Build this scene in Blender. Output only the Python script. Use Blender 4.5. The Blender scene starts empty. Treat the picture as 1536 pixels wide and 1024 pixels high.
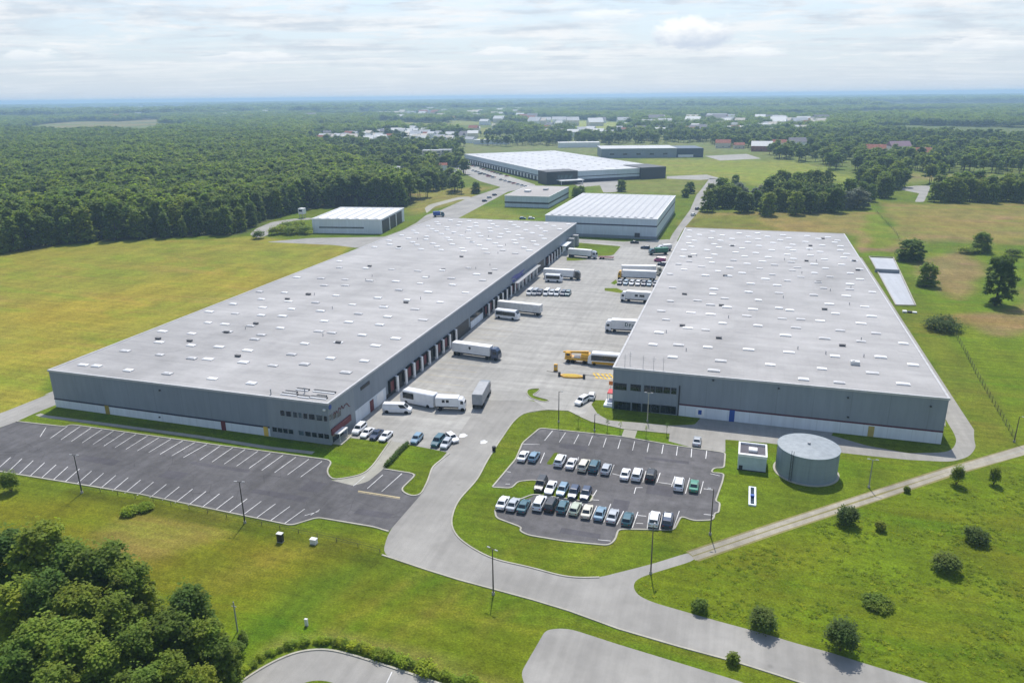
import bpy, math, random
import numpy as np
from mathutils import Vector, Matrix
R = math.radians
random.seed(7)
rng = np.random.default_rng(11)
sc = bpy.context.scene
COL = sc.collection

# ------------------------------------------------------------------ camera
H = 72.0
FPX, PITCH, ROLL, YAW = 1117.8224, 0.3176533, -0.0108629, 0.3030607
FW = np.array([-math.sin(YAW) * math.cos(PITCH), math.cos(YAW) * math.cos(PITCH), -math.sin(PITCH)])
_r = np.array([math.cos(YAW), math.sin(YAW), 0.0])
_u = np.cross(_r, FW)
RT = math.cos(ROLL) * _r + math.sin(ROLL) * _u
UP = math.cos(ROLL) * _u - math.sin(ROLL) * _r
cam = bpy.data.cameras.new('camera')
cam.sensor_width = 36
cam.lens = FPX * 36 / 1536
cam.clip_start = 1
cam.clip_end = 60000
co = bpy.data.objects.new('camera', cam)
COL.objects.link(co)
co.matrix_world = Matrix(((RT[0], UP[0], -FW[0], 0), (RT[1], UP[1], -FW[1], 0), (RT[2], UP[2], -FW[2], H), (0, 0, 0, 1)))
sc.camera = co


def ray(px, py):
    return FW + RT * (px - 768) / FPX + UP * (512 - py) / FPX


def g(px, py, z=0.0):
    """survey: the point at height z seen at photo position px, py"""
    d = ray(px, py)
    t = (z - H) / d[2]
    return (d[0] * t, d[1] * t)


def on_x(px, py, X):
    d = ray(px, py); t = X / d[0]
    return d[1] * t, H + d[2] * t


def on_y(px, py, Y):
    d = ray(px, py); t = Y / d[1]
    return d[0] * t, H + d[2] * t


def height(b, t):
    x, y = g(*b)
    d = ray(*t)
    k = math.hypot(x, y) / math.hypot(d[0], d[1])
    return H + d[2] * k


def zm(ox, oy, s, pts):
    return [(ox + a / s, oy + b / s) for a, b in pts]


# ------------------------------------------------------------------ materials
class K:
    def __init__(s, name, rough=0.8, spec=0.3, metal=0.0):
        s.m = bpy.data.materials.new(name)
        s.m.use_nodes = True
        s.t = s.m.node_tree
        s.b = s.t.nodes['Principled BSDF']
        s.out = s.t.nodes['Material Output']
        s.b.inputs['Roughness'].default_value = rough
        s.b.inputs['Specular IOR Level'].default_value = spec
        s.b.inputs['Metallic'].default_value = metal
        s._pos = None

    def put(s, sock, v):
        if hasattr(v, 'is_output') or hasattr(v, 'links'):
            s.t.links.new(v, sock)
        elif isinstance(v, (tuple, list)) and len(v) == 3 and sock.type == 'RGBA':
            sock.default_value = (*v, 1)
        else:
            sock.default_value = v

    def pos(s):
        if s._pos is None:
            s._pos = s.t.nodes.new('ShaderNodeNewGeometry').outputs['Position']
        return s._pos

    def obj(s):
        return s.t.nodes.new('ShaderNodeTexCoord').outputs['Object']

    def mapp(s, vec, scale=(1, 1, 1), rot=(0, 0, 0), loc=(0, 0, 0)):
        n = s.t.nodes.new('ShaderNodeMapping')
        s.put(n.inputs['Vector'], vec)
        n.inputs['Scale'].default_value = scale
        n.inputs['Rotation'].default_value = rot
        n.inputs['Location'].default_value = loc
        return n.outputs[0]

    def noise(s, scale, detail=3, rough=0.55, vec=None, dist=0.0):
        n = s.t.nodes.new('ShaderNodeTexNoise')
        s.put(n.inputs['Vector'], vec if vec is not None else s.pos())
        n.inputs['Scale'].default_value = scale
        n.inputs['Detail'].default_value = detail
        n.inputs['Roughness'].default_value = rough
        n.inputs['Distortion'].default_value = dist
        return n.outputs[0]

    def voro(s, scale, vec=None, out='Color', feature='F1'):
        n = s.t.nodes.new('ShaderNodeTexVoronoi')
        n.feature = feature
        s.put(n.inputs['Vector'], vec if vec is not None else s.pos())
        n.inputs['Scale'].default_value = scale
        return n.outputs[out]

    def math(s, op, a, b=0.0, clamp=False):
        n = s.t.nodes.new('ShaderNodeMath')
        n.operation = op
        n.use_clamp = clamp
        s.put(n.inputs[0], a); s.put(n.inputs[1], b)
        return n.outputs[0]

    def rng(s, v, a, b, c=0.0, d=1.0):
        n = s.t.nodes.new('ShaderNodeMapRange')
        s.put(n.inputs[0], v)
        for i, q in enumerate((a, b, c, d)):
            s.put(n.inputs[1 + i], q)
        return n.outputs[0]

    def mix(s, f, a, b, mode='MIX'):
        n = s.t.nodes.new('ShaderNodeMix')
        n.data_type = 'RGBA'
        n.blend_type = mode
        s.put(n.inputs[0], f); s.put(n.inputs[6], a); s.put(n.inputs[7], b)
        return n.outputs[2]

    def scale(s, c, f):
        n = s.t.nodes.new('ShaderNodeVectorMath')
        n.operation = 'SCALE'
        s.put(n.inputs[0], c); s.put(n.inputs['Scale'], f)
        return n.outputs[0]

    def sep(s, v, i):
        n = s.t.nodes.new('ShaderNodeSeparateXYZ')
        s.put(n.inputs[0], v)
        return n.outputs[i]

    def attr(s, name, out='Color'):
        n = s.t.nodes.new('ShaderNodeAttribute')
        n.attribute_name = name
        return n.outputs[out]

    def objrand(s):
        return s.t.nodes.new('ShaderNodeObjectInfo').outputs['Random']

    def color(s, v):
        s.put(s.b.inputs['Base Color'], v)
        return s

    def rough(s, v):
        s.put(s.b.inputs['Roughness'], v)
        return s

    def bump(s, h, strength=0.4, dist=0.1):
        n = s.t.nodes.new('ShaderNodeBump')
        s.put(n.inputs['Height'], h)
        n.inputs['Strength'].default_value = strength
        n.inputs['Distance'].default_value = dist
        s.t.links.new(n.outputs[0], s.b.inputs['Normal'])
        return s


def plain(name, c, rough=0.5, spec=0.4, metal=0.0, var=0.12, sc_=0.9):
    k = K(name, rough, spec, metal)
    f = k.rng(k.noise(sc_, 4), 0.3, 0.7, 1 - var, 1 + var)
    k.color(k.scale(c, f))
    return k.m


def grassy(name, c=None):
    k = K(name, 0.95, 0.12)
    base = k.attr('tint') if c is None else c
    p = k.pos()
    a = k.rng(k.noise(0.018, 4, .6, dist=.6), .34, .66, 0, 1)
    b = k.rng(k.noise(0.13, 4, .6, k.mapp(p, (1, .45, 1), (0, 0, R(-20)))), .33, .67, 0.82, 1.19)
    c2 = k.rng(k.noise(0.75, 4, .65), .3, .7, .77, 1.25)
    d = k.rng(k.noise(3.0, 3, .7), .28, .72, .68, 1.34)
    mow = k.rng(k.noise(.55, 3, .6, k.mapp(p, (.07, 1, 1), (0, 0, R(14)))), .34, .66, .87, 1.14)
    d = k.math('MULTIPLY', d, mow)
    col = k.mix(k.math('MULTIPLY', a, .5), base, k.mix(1.0, base, (1.35, 1.0, .95), 'MULTIPLY'))
    dry = k.rng(k.noise(0.055, 5, .65, k.mapp(p, (.35, 1, 1), (0, 0, R(-35))), 1.0), .54, .72, 0, .6)
    col = k.mix(dry, col, k.mix(1.0, base, (1.45, 1.08, 1.5), 'MULTIPLY'))
    st = k.rng(k.noise(.05, 5, .62, k.mapp(p, (.3, 1, 1), (0, 0, R(-17)), (40, 9, 0)), .8), .53, .68, 0, .62)
    col = k.mix(st, col, k.mix(1.0, base, (1.42, .95, 1.9), 'MULTIPLY'))
    sg = k.rng(k.noise(.065, 4, .6, k.mapp(p, (.35, 1, 1), (0, 0, R(-17)), (7, 51, 0)), .8), .52, .66, 0, .6)
    col = k.mix(sg, col, k.mix(1.0, base, (.82, 1.1, .6), 'MULTIPLY'))
    lush = k.rng(k.noise(0.035, 4, .6, k.mapp(p, (1, 1, 1), (0, 0, 0), (80, 30, 0))), .56, .78, 0, .45)
    col = k.mix(lush, col, k.mix(1.0, base, (.62, .86, .7), 'MULTIPLY'))
    f = k.math('MULTIPLY', k.math('MULTIPLY', b, c2), d)
    k.color(k.scale(col, f))
    k.bump(k.math('ADD', k.noise(1.1, 4, .7), k.math('MULTIPLY', k.noise(5, 3, .7), .6)), .55, .5)
    return k.m


M = {}
M['ground'] = grassy('ground grass')
M['lawn'] = grassy('mown lawn', (.092, .142, .0065))


def paving(name, c, dark=.8, patch=.12, crack=0.0, joint=None, streak=None, fine=.1):
    k = K(name, .85, .25)
    p = k.pos()
    f = k.rng(k.noise(.05, 4, .6, dist=.4), .3, .7, 1 - patch, 1 + patch)
    f = k.math('MULTIPLY', f, k.rng(k.noise(.5, 5, .65), .3, .7, 1 - patch * .8, 1 + patch * .8))
    f = k.math('MULTIPLY', f, k.rng(k.noise(6, 3, .7), .25, .75, 1 - fine, 1 + fine))
    st = k.rng(k.noise(.11, 5, .7, k.mapp(p, (1, 1, 1), (0, 0, 0), (13, 7, 0)), 1.2), .6, .75, 1, dark)
    f = k.math('MULTIPLY', f, st)
    if streak:
        s = k.rng(k.noise(.35, 4, .6, k.mapp(p, streak)), .35, .68, .86, 1.1)
        f = k.math('MULTIPLY', f, s)
    if joint:
        for ax, stp in joint:
            x = k.sep(p, ax)
            q = k.math('ABSOLUTE', k.math('SUBTRACT', k.math('FRACT', k.math('MULTIPLY', x, 1 / stp)), .5))
            f = k.math('MULTIPLY', f, k.rng(q, .488, .497, 1, .92))
    if crack:
        v = k.voro(crack, k.mapp(p, (1, 1, 0)), 'Distance', 'DISTANCE_TO_EDGE')
        msk = k.rng(k.noise(.06, 3), .48, .6, 0, 1)
        f = k.math('MULTIPLY', f, k.math('SUBTRACT', 1, k.math('MULTIPLY', msk, k.rng(v, .0, .012, .35, 0))))
    wr = k.rng(k.noise(.7, 3, .6, k.mapp(p, (1, .045, 1))), .32, .68, .92, 1.07)
    f = k.math('MULTIPLY', f, wr)
    oil = k.rng(k.voro(.3, k.mapp(p, (1, 1, 0)), 'Distance'), .05, .16, .8, 1.0)
    om = k.rng(k.noise(.07, 2, .5, k.mapp(p, (1, 1, 1), (0, 0, 0), (5, 77, 0))), .5, .62, 0, 1)
    f = k.math('MULTIPLY', f, k.math('SUBTRACT', 1, k.math('MULTIPLY', om, k.math('SUBTRACT', 1, oil))))
    k.color(k.scale(c, f))
    k.bump(k.noise(9, 3), .15, .02)
    return k.m


M['asphalt'] = paving('asphalt', (.095, .092, .095), .72, .24, .18, None, (1, .08, 1), .16)
M['asphalt2'] = paving('worn asphalt', (.105, .101, .103), .72, .26, .22, None, (.12, 1, 1), .16)
M['concrete'] = paving('yard concrete', (.318, .31, .286), .84, .12, 0, ((0, 7.5), (1, 7.5)), (.1, 1, 1), .06)
M['road'] = paving('road surface', (.275, .266, .245), .88, .08, 0, None, (.25, .25, 1), .06)
M['path'] = paving('path concrete', (.3, .29, .245), .85, .12, 0, ((0, 2.5),), None, .06)
M['apron'] = paving('apron concrete', (.28, .27, .245), .82, .12, 0, ((0, 6), (1, 6)), None, .06)
M['gravel'] = paving('gravel', (.3, .275, .22), .8, .2, 0, None, None, .25)
M['kerb'] = paving('kerb concrete', (.36, .345, .29), .8, .14, 0, None, None, .1)
M['paint'] = paving('white road paint', (.6, .6, .59), .62, .32, 0, None, None, .2)
M['ypaint'] = paving('yellow road paint', (.62, .42, .08), .7, .2, 0, None, None, .25)
M['ypaint_worn'] = paving('worn yellow paint', (.44, .37, .22), .85, .15, 0, None, None, .2)


def cladding(name, c, pitch=1.1, ax=None, rough=.55, dirt=.075, metal=0.0, panel=None):
    """metal sheet: fine vertical ribs, panel joints, weather streaks (object coords, z up)"""
    k = K(name, rough, .4, metal)
    o = k.obj()
    h = k.math('ADD', k.sep(o, 0), k.sep(o, 1))
    w = k.math('ABSOLUTE', k.math('SUBTRACT', k.math('FRACT', k.math('MULTIPLY', h, 1 / pitch)), .5))
    f = k.rng(w, .44, .5, 1, .955)
    if panel:
        w2 = k.math('ABSOLUTE', k.math('SUBTRACT', k.math('FRACT', k.math('MULTIPLY', h, 1 / panel)), .5))
        f = k.math('MULTIPLY', f, k.rng(w2, .488, .496, 1, .84))
    f = k.math('MULTIPLY', f, k.rng(k.noise(.9, 4, .6, k.mapp(o, (1, 1, .12))), .3, .7, 1 - dirt, 1 + dirt))
    f = k.math('MULTIPLY', f, k.rng(k.noise(.07, 4, .6, o), .3, .7, 1 - dirt * .7, 1 + dirt * .7))
    k.color(k.scale(c, f))
    k.bump(w, .25, .05)
    return k.m


M['wall'] = cladding('grey wall sheet', (.21, .242, .275), 1.0, panel=7.7)
M['office'] = cladding('light grey wall sheet', (.235, .262, .285), 1.2, panel=4.2)
M['wpanel'] = cladding('white wall panel', (.62, .66, .7), 2.4, panel=4.8)
M['lwall'] = cladding('pale wall sheet', (.5, .57, .62), 1.2, panel=6)
M['maroon'] = plain('maroon paint', (.075, .012, .03), .5)
M['navy'] = plain('navy trim', (.02, .022, .05), .5)
M['dkmaroon'] = plain('dark red paint', (.13, .02, .03), .5)
M['white'] = plain('white metal', (.74, .74, .73), .45, var=.07)
M['offwhite'] = plain('weathered white', (.6, .6, .58), .55, var=.12)
M['edge'] = plain('roof edge metal', (.42, .42, .42), .5)
M['grey'] = plain('grey metal', (.3, .31, .32), .5)
M['dark'] = plain('dark metal', (.03, .032, .036), .5)
M['black'] = plain('black rubber', (.013, .013, .014), .85, .2)
M['yellow'] = plain('yellow paint', (.68, .36, .015), .45)
M['orange'] = plain('orange paint', (.7, .2, .03), .5)
M['red'] = plain('red paint', (.5, .04, .04), .45)
M['blue'] = plain('blue paint', (.02, .07, .3), .45)
M['green'] = plain('green paint', (.03, .17, .1), .45)
M['brick'] = plain('red tiled roof', (.3, .11, .075), .8, .2, var=.25, sc_=.4)
M['cream'] = plain('cream render', (.62, .56, .47), .85, .2)
M['paleiron'] = plain('pale painted iron', (.42, .4, .3), .5)
M['rust'] = plain('brown wood pole', (.12, .1, .085), .8, .2)
M['galv'] = plain('galvanised steel', (.3, .31, .32), .45, .5, .5)


def glass(name, c=(.012, .018, .024), rough=.08):
    k = K(name, rough, .6)
    f = k.rng(k.noise(.5, 2), .35, .65, .6, 1.6)
    k.color(k.scale(c, f))
    return k.m


M['glass'] = glass('dark glass')
M['glass2'] = glass('pale glass', (.05, .075, .09), .12)


def roofmat(name, c, seam=2.0, ax=0, patch=.1):
    k = K(name, .62, .35)
    o = k.obj()
    f = k.rng(k.noise(.028, 5, .62, k.mapp(o, (1, .6, 1)), .6), .3, .7, 1 - patch, 1 + patch)
    f = k.math('MULTIPLY', f, k.rng(k.noise(.22, 5, .65, k.mapp(o, (.35, 1, 1))), .3, .7, 1 - patch * .7, 1 + patch * .6))
    f = k.math('MULTIPLY', f, k.rng(k.noise(1.6, 4, .7), .3, .7, .95, 1.05))
    st = k.rng(k.noise(.06, 6, .7, k.mapp(o, (1, 1, 1), (0, 0, 0), (31, 9, 0)), 1.5), .58, .7, 1, .87)
    f = k.math('MULTIPLY', f, st)
    for a_, s_, dk in ((0, seam, .955), (1, 11.0, .93), (1, 2.75, .975)):
        w = k.math('ABSOLUTE', k.math('SUBTRACT', k.math('FRACT', k.math('MULTIPLY', k.sep(o, a_), 1 / s_)), .5))
        f = k.math('MULTIPLY', f, k.rng(w, .455, .49, 1, dk))
    k.color(k.scale(c, f))
    k.bump(k.noise(.5, 4, .6, o), .12, .1)
    return k.m


M['roof'] = roofmat('roof membrane', (.305, .298, .292), 3.0, 0, .22)
M['roof2'] = roofmat('pale roof membrane', (.42, .43, .44), 3.0)


def tankmat():
    k = K('tank steel', .6, .35, .05)
    o = k.obj()
    z = k.sep(o, 2)
    f = k.rng(k.noise(1.2, 4, .6, k.mapp(o, (1, 1, .1))), .3, .7, .94, 1.06)
    w = k.math('ABSOLUTE', k.math('SUBTRACT', k.math('FRACT', k.math('MULTIPLY', z, 1 / 1.3)), .5))
    f = k.math('MULTIPLY', f, k.rng(w, .475, .49, 1, .85))
    k.color(k.scale((.225, .275, .3), f))
    return k.m


M['tank'] = tankmat()


def leafmat(name, c, tc, var=.35, tr_=.42):
    k = K(name, .7, .25)
    v = k.attr('v', 'Fac')
    f = k.rng(v, 0, 1, 1 - var, 1 + var)
    f = k.math('MULTIPLY', f, k.rng(k.objrand(), 0, 1, .8, 1.45))
    hue = k.mix(k.objrand(), (.94, 1, 1), (1.16, 1.0, .86))
    hue2 = k.mix(k.rng(k.noise(.25, 2), .35, .65, 0, 1), (.85, .97, 1.05), (1.12, 1.04, .9))
    col = k.mix(1.0, k.mix(1.0, k.scale(c, f), hue, 'MULTIPLY'), hue2, 'MULTIPLY')
    k.color(col)
    tr = k.t.nodes.new('ShaderNodeBsdfTranslucent')
    k.put(tr.inputs[0], k.mix(1.0, col, tc, 'MULTIPLY'))
    ms = k.t.nodes.new('ShaderNodeMixShader')
    ms.inputs[0].default_value = tr_
    k.t.links.new(k.b.outputs[0], ms.inputs[1])
    k.t.links.new(tr.outputs[0], ms.inputs[2])
    k.t.links.new(ms.outputs[0], k.out.inputs[0])
    return k.m


M['leaf'] = leafmat('broad leaves', (.138, .192, .022), (1.4, 1.45, .6), .5, .5)
M['leaf_dark'] = leafmat('dark leaves', (.116, .182, .026), (1.4, 1.45, .6), .5, .5)
M['leaf_forest'] = leafmat('forest leaves', (.114, .17, .028), (1.4, 1.45, .6), .45, .5)
M['leaf_bush'] = leafmat('dark bush leaves', (.072, .112, .02), (1.3, 1.4, .7), .45, .4)
M['leaf_pale'] = leafmat('silver leaves', (.16, .19, .15), (1.1, 1.1, .9))
M['leaf_bright'] = leafmat('bright green leaves', (.19, .26, .015), (1.3, 1.3, .6))
M['blade'] = leafmat('grass blades', (.2, .27, .014), (1.35, 1.3, .7), .35, .55)
M['bark'] = plain('bark', (.06, .048, .036), .9, .1, var=.3, sc_=3)


# ------------------------------------------------------------------ mesh building
class MB:
    def __init__(s):
        s.v = []; s.f = []; s.mi = []; s.m = 0

    def face(s, pts):
        i = len(s.v)
        s.v += [tuple(p) for p in pts]
        s.f.append(tuple(range(i, i + len(pts)))); s.mi.append(s.m)
        return s

    def box(s, x0, x1, y0, y1, z0, z1):
        return s.prism([(x0, y0), (x1, y0), (x1, y1), (x0, y1)], z0, z1)

    def prism(s, poly, z0, z1):
        a = sum(poly[i - 1][0] * poly[i][1] - poly[i][0] * poly[i - 1][1] for i in range(len(poly)))
        if a < 0:
            poly = poly[::-1]
        n = len(poly); i = len(s.v)
        s.v += [(x, y, z0) for x, y in poly] + [(x, y, z1) for x, y in poly]
        F = [tuple(i + n + k for k in range(n)), tuple(i + k for k in reversed(range(n)))]
        F += [(i + k, i + (k + 1) % n, i + n + (k + 1) % n, i + n + k) for k in range(n)]
        s.f += F; s.mi += [s.m] * len(F)
        return s

    def loft(s, secs, caps=True):
        n = len(secs[0]); i = len(s.v)
        for q in secs:
            s.v += [tuple(p) for p in q]
        F = []
        for a in range(len(secs) - 1):
            for k in range(n):
                F.append((i + a * n + k, i + a * n + (k + 1) % n, i + (a + 1) * n + (k + 1) % n, i + (a + 1) * n + k))
        if caps:
            F.append(tuple(i + k for k in reversed(range(n))))
            F.append(tuple(i + (len(secs) - 1) * n + k for k in range(n)))
        s.f += F; s.mi += [s.m] * len(F)
        return s

    def tube(s, p0, p1, r0, r1=None, n=8):
        r1 = r0 if r1 is None else r1
        a, b = Vector(p0), Vector(p1)
        q = (b - a).to_track_quat('Z', 'Y')
        ring = [(math.cos(2 * math.pi * k / n), math.sin(2 * math.pi * k / n)) for k in range(n)]
        return s.loft([[a + q @ Vector((c * r0, d * r0, 0)) for c, d in ring], [b + q @ Vector((c * r1, d * r1, 0)) for c, d in ring]])

    def rbox(s, x0, x1, y0, y1, z0, z1, r=.1):
        def sec(x, e):
            a, b, c, d = y0 + e, y1 - e, z0 + e, z1 - e
            return [(x, a + r, c), (x, b - r, c), (x, b, c + r), (x, b, d - r), (x, b - r, d), (x, a + r, d), (x, a, d - r), (x, a, c + r)]
        return s.loft([sec(x0, r * .6), sec(x0 + r, 0), sec(x1 - r, 0), sec(x1, r * .6)])

    def mesh(s, name, mats):
        me = bpy.data.meshes.new(name)
        me.from_pydata(s.v, [], s.f)
        for m in (mats if isinstance(mats, (list, tuple)) else [mats]):
            me.materials.append(m)
        if len(me.materials) > 1:
            me.polygons.foreach_set('material_index', s.mi)
        me.update()
        return me

    def build(s, name, mats, parent=None, loc=None):
        return link(name, s.mesh(name, mats), parent, loc)


def link(name, data, parent=None, loc=None, rz=0):
    o = bpy.data.objects.new(name, data)
    COL.objects.link(o)
    if parent is not None:
        o.parent = parent
    if loc is not None:
        o.location = loc
    if rz:
        o.rotation_euler[2] = rz
    return o


def tag(o, label=None, cat=None, group=None, kind=None):
    for k_, v_ in (('label', label), ('category', cat), ('group', group), ('kind', kind)):
        if v_:
            o[k_] = v_
    return o


def thing(name, label, cat, loc=(0, 0, 0), rz=0, group=None):
    o = link(name, None, None, loc, rz)
    o.empty_display_size = .5
    return tag(o, label, cat, group)


KIDS = {}


def copy_tree(o, parent=None):
    c = o.copy()
    COL.objects.link(c)
    if parent is not None:
        c.parent = parent
    for ch in KIDS.setdefault(o.name, list(o.children)):
        copy_tree(ch, c)
    return c


def structure(name, mb, mats):
    return tag(mb.build(name, mats), kind='structure')


# ------------------------------------------------------------------ sheets
def rnd(poly, r):
    """round the corners of a ground polygon; r is a number or a list per vertex"""
    out = []
    n = len(poly)
    for i in range(n):
        p = Vector(poly[i]); a = Vector(poly[i - 1]); b = Vector(poly[(i + 1) % n])
        rr = r[i] if isinstance(r, (list, tuple)) else r
        ra = min(rr, (a - p).length * .48); rb = min(rr, (b - p).length * .48)
        if rr <= 0 or ra < .05 or rb < .05:
            out.append((p.x, p.y)); continue
        s = p + (a - p).normalized() * ra; e = p + (b - p).normalized() * rb
        for t in (0, .25, .5, .75, 1):
            q = s * (1 - t) ** 2 + p * 2 * t * (1 - t) + e * t * t
            out.append((q.x, q.y))
    return out


def G(pts):
    return [g(*p) for p in pts]


PAVED = []   # world polygons without grass tufts


def sheet(name, poly, z, mat, paved=True, kind='structure'):
    a = sum(poly[i - 1][0] * poly[i][1] - poly[i][0] * poly[i - 1][1] for i in range(len(poly)))
    if a < 0:
        poly = poly[::-1]
    mb = MB(); mb.face([(x, y, z) for x, y in poly])
    if paved:
        PAVED.append(poly)
    return tag(mb.build(name, mat), kind=kind)


def strip_pts(line, w, closed=False):
    n = len(line); L, Rr = [], []
    for i in range(n):
        p = Vector(line[i])
        a = Vector(line[i - 1]) if (i > 0 or closed) else None
        b = Vector(line[(i + 1) % n]) if (i < n - 1 or closed) else None
        d1 = (p - a).normalized() if a is not None else None
        d2 = (b - p).normalized() if b is not None else None
        d = (d1 + d2) if (d1 is not None and d2 is not None) else (d1 or d2)
        d = d.normalized() if d.length > 1e-4 else (d1 or d2)
        nn = Vector((-d.y, d.x))
        k = 1.0
        if d1 is not None and d2 is not None:
            k = 1 / max(.5, nn.dot(Vector((-d1.y, d1.x))))
        L.append(p + nn * w / 2 * k); Rr.append(p - nn * w / 2 * k)
    return L, Rr


def kerb_mb(mb, line, w=.3, h=.13, closed=False):
    clean = [line[0]]
    for p in line[1:]:
        if math.dist(p, clean[-1]) > .15:
            clean.append(p)
    if closed and math.dist(clean[0], clean[-1]) < .15:
        clean.pop()
    L, Rr = strip_pts(clean, w, closed)
    secs = [[(r.x, r.y, .0), (r.x, r.y, h), (l.x, l.y, h), (l.x, l.y, .0)] for l, r in zip(L, Rr)]
    if closed:
        secs.append(secs[0])
    return mb.loft(secs, not closed)


def ribbon(mb, line, w, z):
    L, Rr = strip_pts(line, w)
    for i in range(len(line) - 1):
        mb.face([(Rr[i].x, Rr[i].y, z), (Rr[i + 1].x, Rr[i + 1].y, z), (L[i + 1].x, L[i + 1].y, z), (L[i].x, L[i].y, z)])
    return mb


def lerp(a, b, t):
    return tuple(x + (y - x) * t for x, y in zip(a, b))

# ------------------------------------------------------------------ ground with its plant cover
def graded(lo, hi, step, far_lo, far_hi, grow=1.06):
    c = list(np.arange(lo, hi + step, step))
    s, x = step, c[-1]
    while x < far_hi:
        s *= grow; x += s; c.append(x)
    s, x = step, c[0]
    while x > far_lo:
        s *= grow; x -= s; c.insert(0, x)
    return np.array(c)


def inside_dist(P, poly):
    """signed distance (positive inside) of points P to a polygon"""
    A = np.array(poly, float); B = np.roll(A, -1, 0)
    ins = np.zeros(len(P), bool); d2 = np.full(len(P), 1e18)
    for a, b in zip(A, B):
        c = (a[1] > P[:, 1]) != (b[1] > P[:, 1])
        with np.errstate(divide='ignore', invalid='ignore'):
            xi = (b[0] - a[0]) * (P[:, 1] - a[1]) / (b[1] - a[1]) + a[0]
        ins ^= c & (P[:, 0] < xi)
        e = b - a
        t = np.clip(((P - a) @ e) / max(e @ e, 1e-9), 0, 1)
        q = P - a - t[:, None] * e
        d2 = np.minimum(d2, (q ** 2).sum(1))
    d = np.sqrt(d2)
    return np.where(ins, d, -d)


xs = graded(-200, 130, 2.2, -17000, 17000)
ys = graded(40, 330, 2.2, -250, 16500)
gx, gy = np.meshgrid(xs, ys)
GV = np.stack([gx.ravel(), gy.ravel()], 1)
tint = np.tile(np.array([.084, .129, .0065]), (len(GV), 1))
rad = np.hypot(GV[:, 0], GV[:, 1])
wob = 0.5 * np.sin(GV[:, 0] * .11 + 1.3 * np.sin(GV[:, 1] * .07)) + .5 * np.sin(GV[:, 1] * .13 + 1.1 * np.sin(GV[:, 0] * .05))


def paint(poly, c, soft=6.0, amt=1.0, wobble=1.0):
    d = inside_dist(GV, poly) + wob * soft * .5 * wobble
    w = np.clip(d / soft + .5, 0, 1); w = (w * w * (3 - 2 * w) * amt)[:, None]
    tint[:] = tint * (1 - w) + np.array(c) * w


far = np.clip((rad - 620) / 500, 0, 1)[:, None]
tint[:] = tint * (1 - far) + np.array([.125, .155, .05]) * far
fx, fy = GV[:, 0] / 330 + .6 * np.sin(GV[:, 1] / 700), GV[:, 1] / 520 + .5 * np.sin(GV[:, 0] / 610)
cell = (np.floor(fx) * 7 + np.floor(fy) * 13).astype(int) % 6
pal = np.array([(.16, .18, .035), (.08, .115, .02), (.11, .145, .025), (.16, .145, .05), (.075, .105, .025), (.14, .175, .028)])
wf = np.clip((rad - 1300) / 400, 0, 1)[:, None] * .85
tint[:] = tint * (1 - wf) + pal[cell] * wf
OLIVE = (.186, .187, .024); HAY = (.175, .155, .04); DRY = (.215, .175, .045); LUSH = (.055, .1, .004); BRIGHT = (.12, .16, .012)
paint(G([(-500, 400), (0, 376), (60, 366), (370, 356), (540, 363), (500, 395), (300, 480), (90, 560), (60, 610), (-300, 680)]), OLIVE, 5)
paint(G([(0, 470), (120, 440), (330, 400), (420, 410), (200, 480), (60, 540), (0, 560)]), (.21, .19, .022), 30, .7)
paint(G([(60, 420), (250, 375), (500, 368), (380, 395), (150, 440)]), (.16, .175, .02), 20, .7)
# below the left car park
paint(G([(-100, 720), (220, 760), (440, 800), (560, 815), (430, 910), (300, 990), (200, 900), (-100, 860)]), (.105, .121, .006), 7)
paint(G([(150, 800), (200, 780), (330, 775), (360, 800), (230, 835), (160, 830)]), DRY, 7, .6)
paint(G([(280, 870), (420, 805), (520, 815), (420, 865), (320, 905)]), (.14, .135, .014), 6, .8)
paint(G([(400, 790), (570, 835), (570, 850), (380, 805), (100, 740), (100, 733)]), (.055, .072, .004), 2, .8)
paint(G([(440, 930), (560, 860), (800, 925), (810, 960), (780, 1020), (560, 960)]), (.092, .12, .005), 6)
paint(G([(620, 880), (640, 870), (820, 930), (815, 945)]), LUSH, 4, .6)
paint(G([(340, 960), (480, 860), (540, 850), (470, 930), (370, 1000)]), LUSH, 5, .7)
paint(G([(335, 1030), (398, 965), (440, 950), (490, 951), (560, 962), (700, 1005), (760, 1030), (690, 1024), (560, 976), (490, 960), (440, 962), (405, 978), (350, 1040)]), (.19, .16, .05), 1.2, .9)
for k in range(13):
    xa = 300 + k * 37 + (k * 53 % 17)
    ya = 1000 - k * 5
    xb, yb = xa + 190 + (k * 29 % 60), ya - 120 - (k * 17 % 40)
    paint(G([(xa, ya), (xa + 16, ya + 6), (xb + 12, yb + 5), (xb, yb)]), ((.07, .125, .004), (.13, .135, .012), (.065, .105, .004), (.15, .135, .02))[k % 4], 2.5, .5)
for k in range(7):
    xa, ya = 560 + k * 6, 880 + k * 19
    paint(G([(xa, ya), (xa + 230, ya + 66), (xa + 228, ya + 70), (xa, ya + 5)]), ((.105, .145, .008), (.07, .115, .004))[k % 2], 1.5, .55)
# rough meadow on the right
paint(G([(930, 870), (1050, 840), (1320, 752), (1430, 712), (1700, 640), (1800, 1100), (1400, 1100), (1100, 950)]), (.086, .13, .0045), 4)
paint(G([(1330, 800), (1560, 740), (1600, 880), (1420, 860)]), (.092, .105, .005), 12, .8)
paint(G([(1080, 850), (1180, 810), (1350, 790), (1300, 830), (1150, 860)]), (.1, .125, .007), 6, .6)
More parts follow.
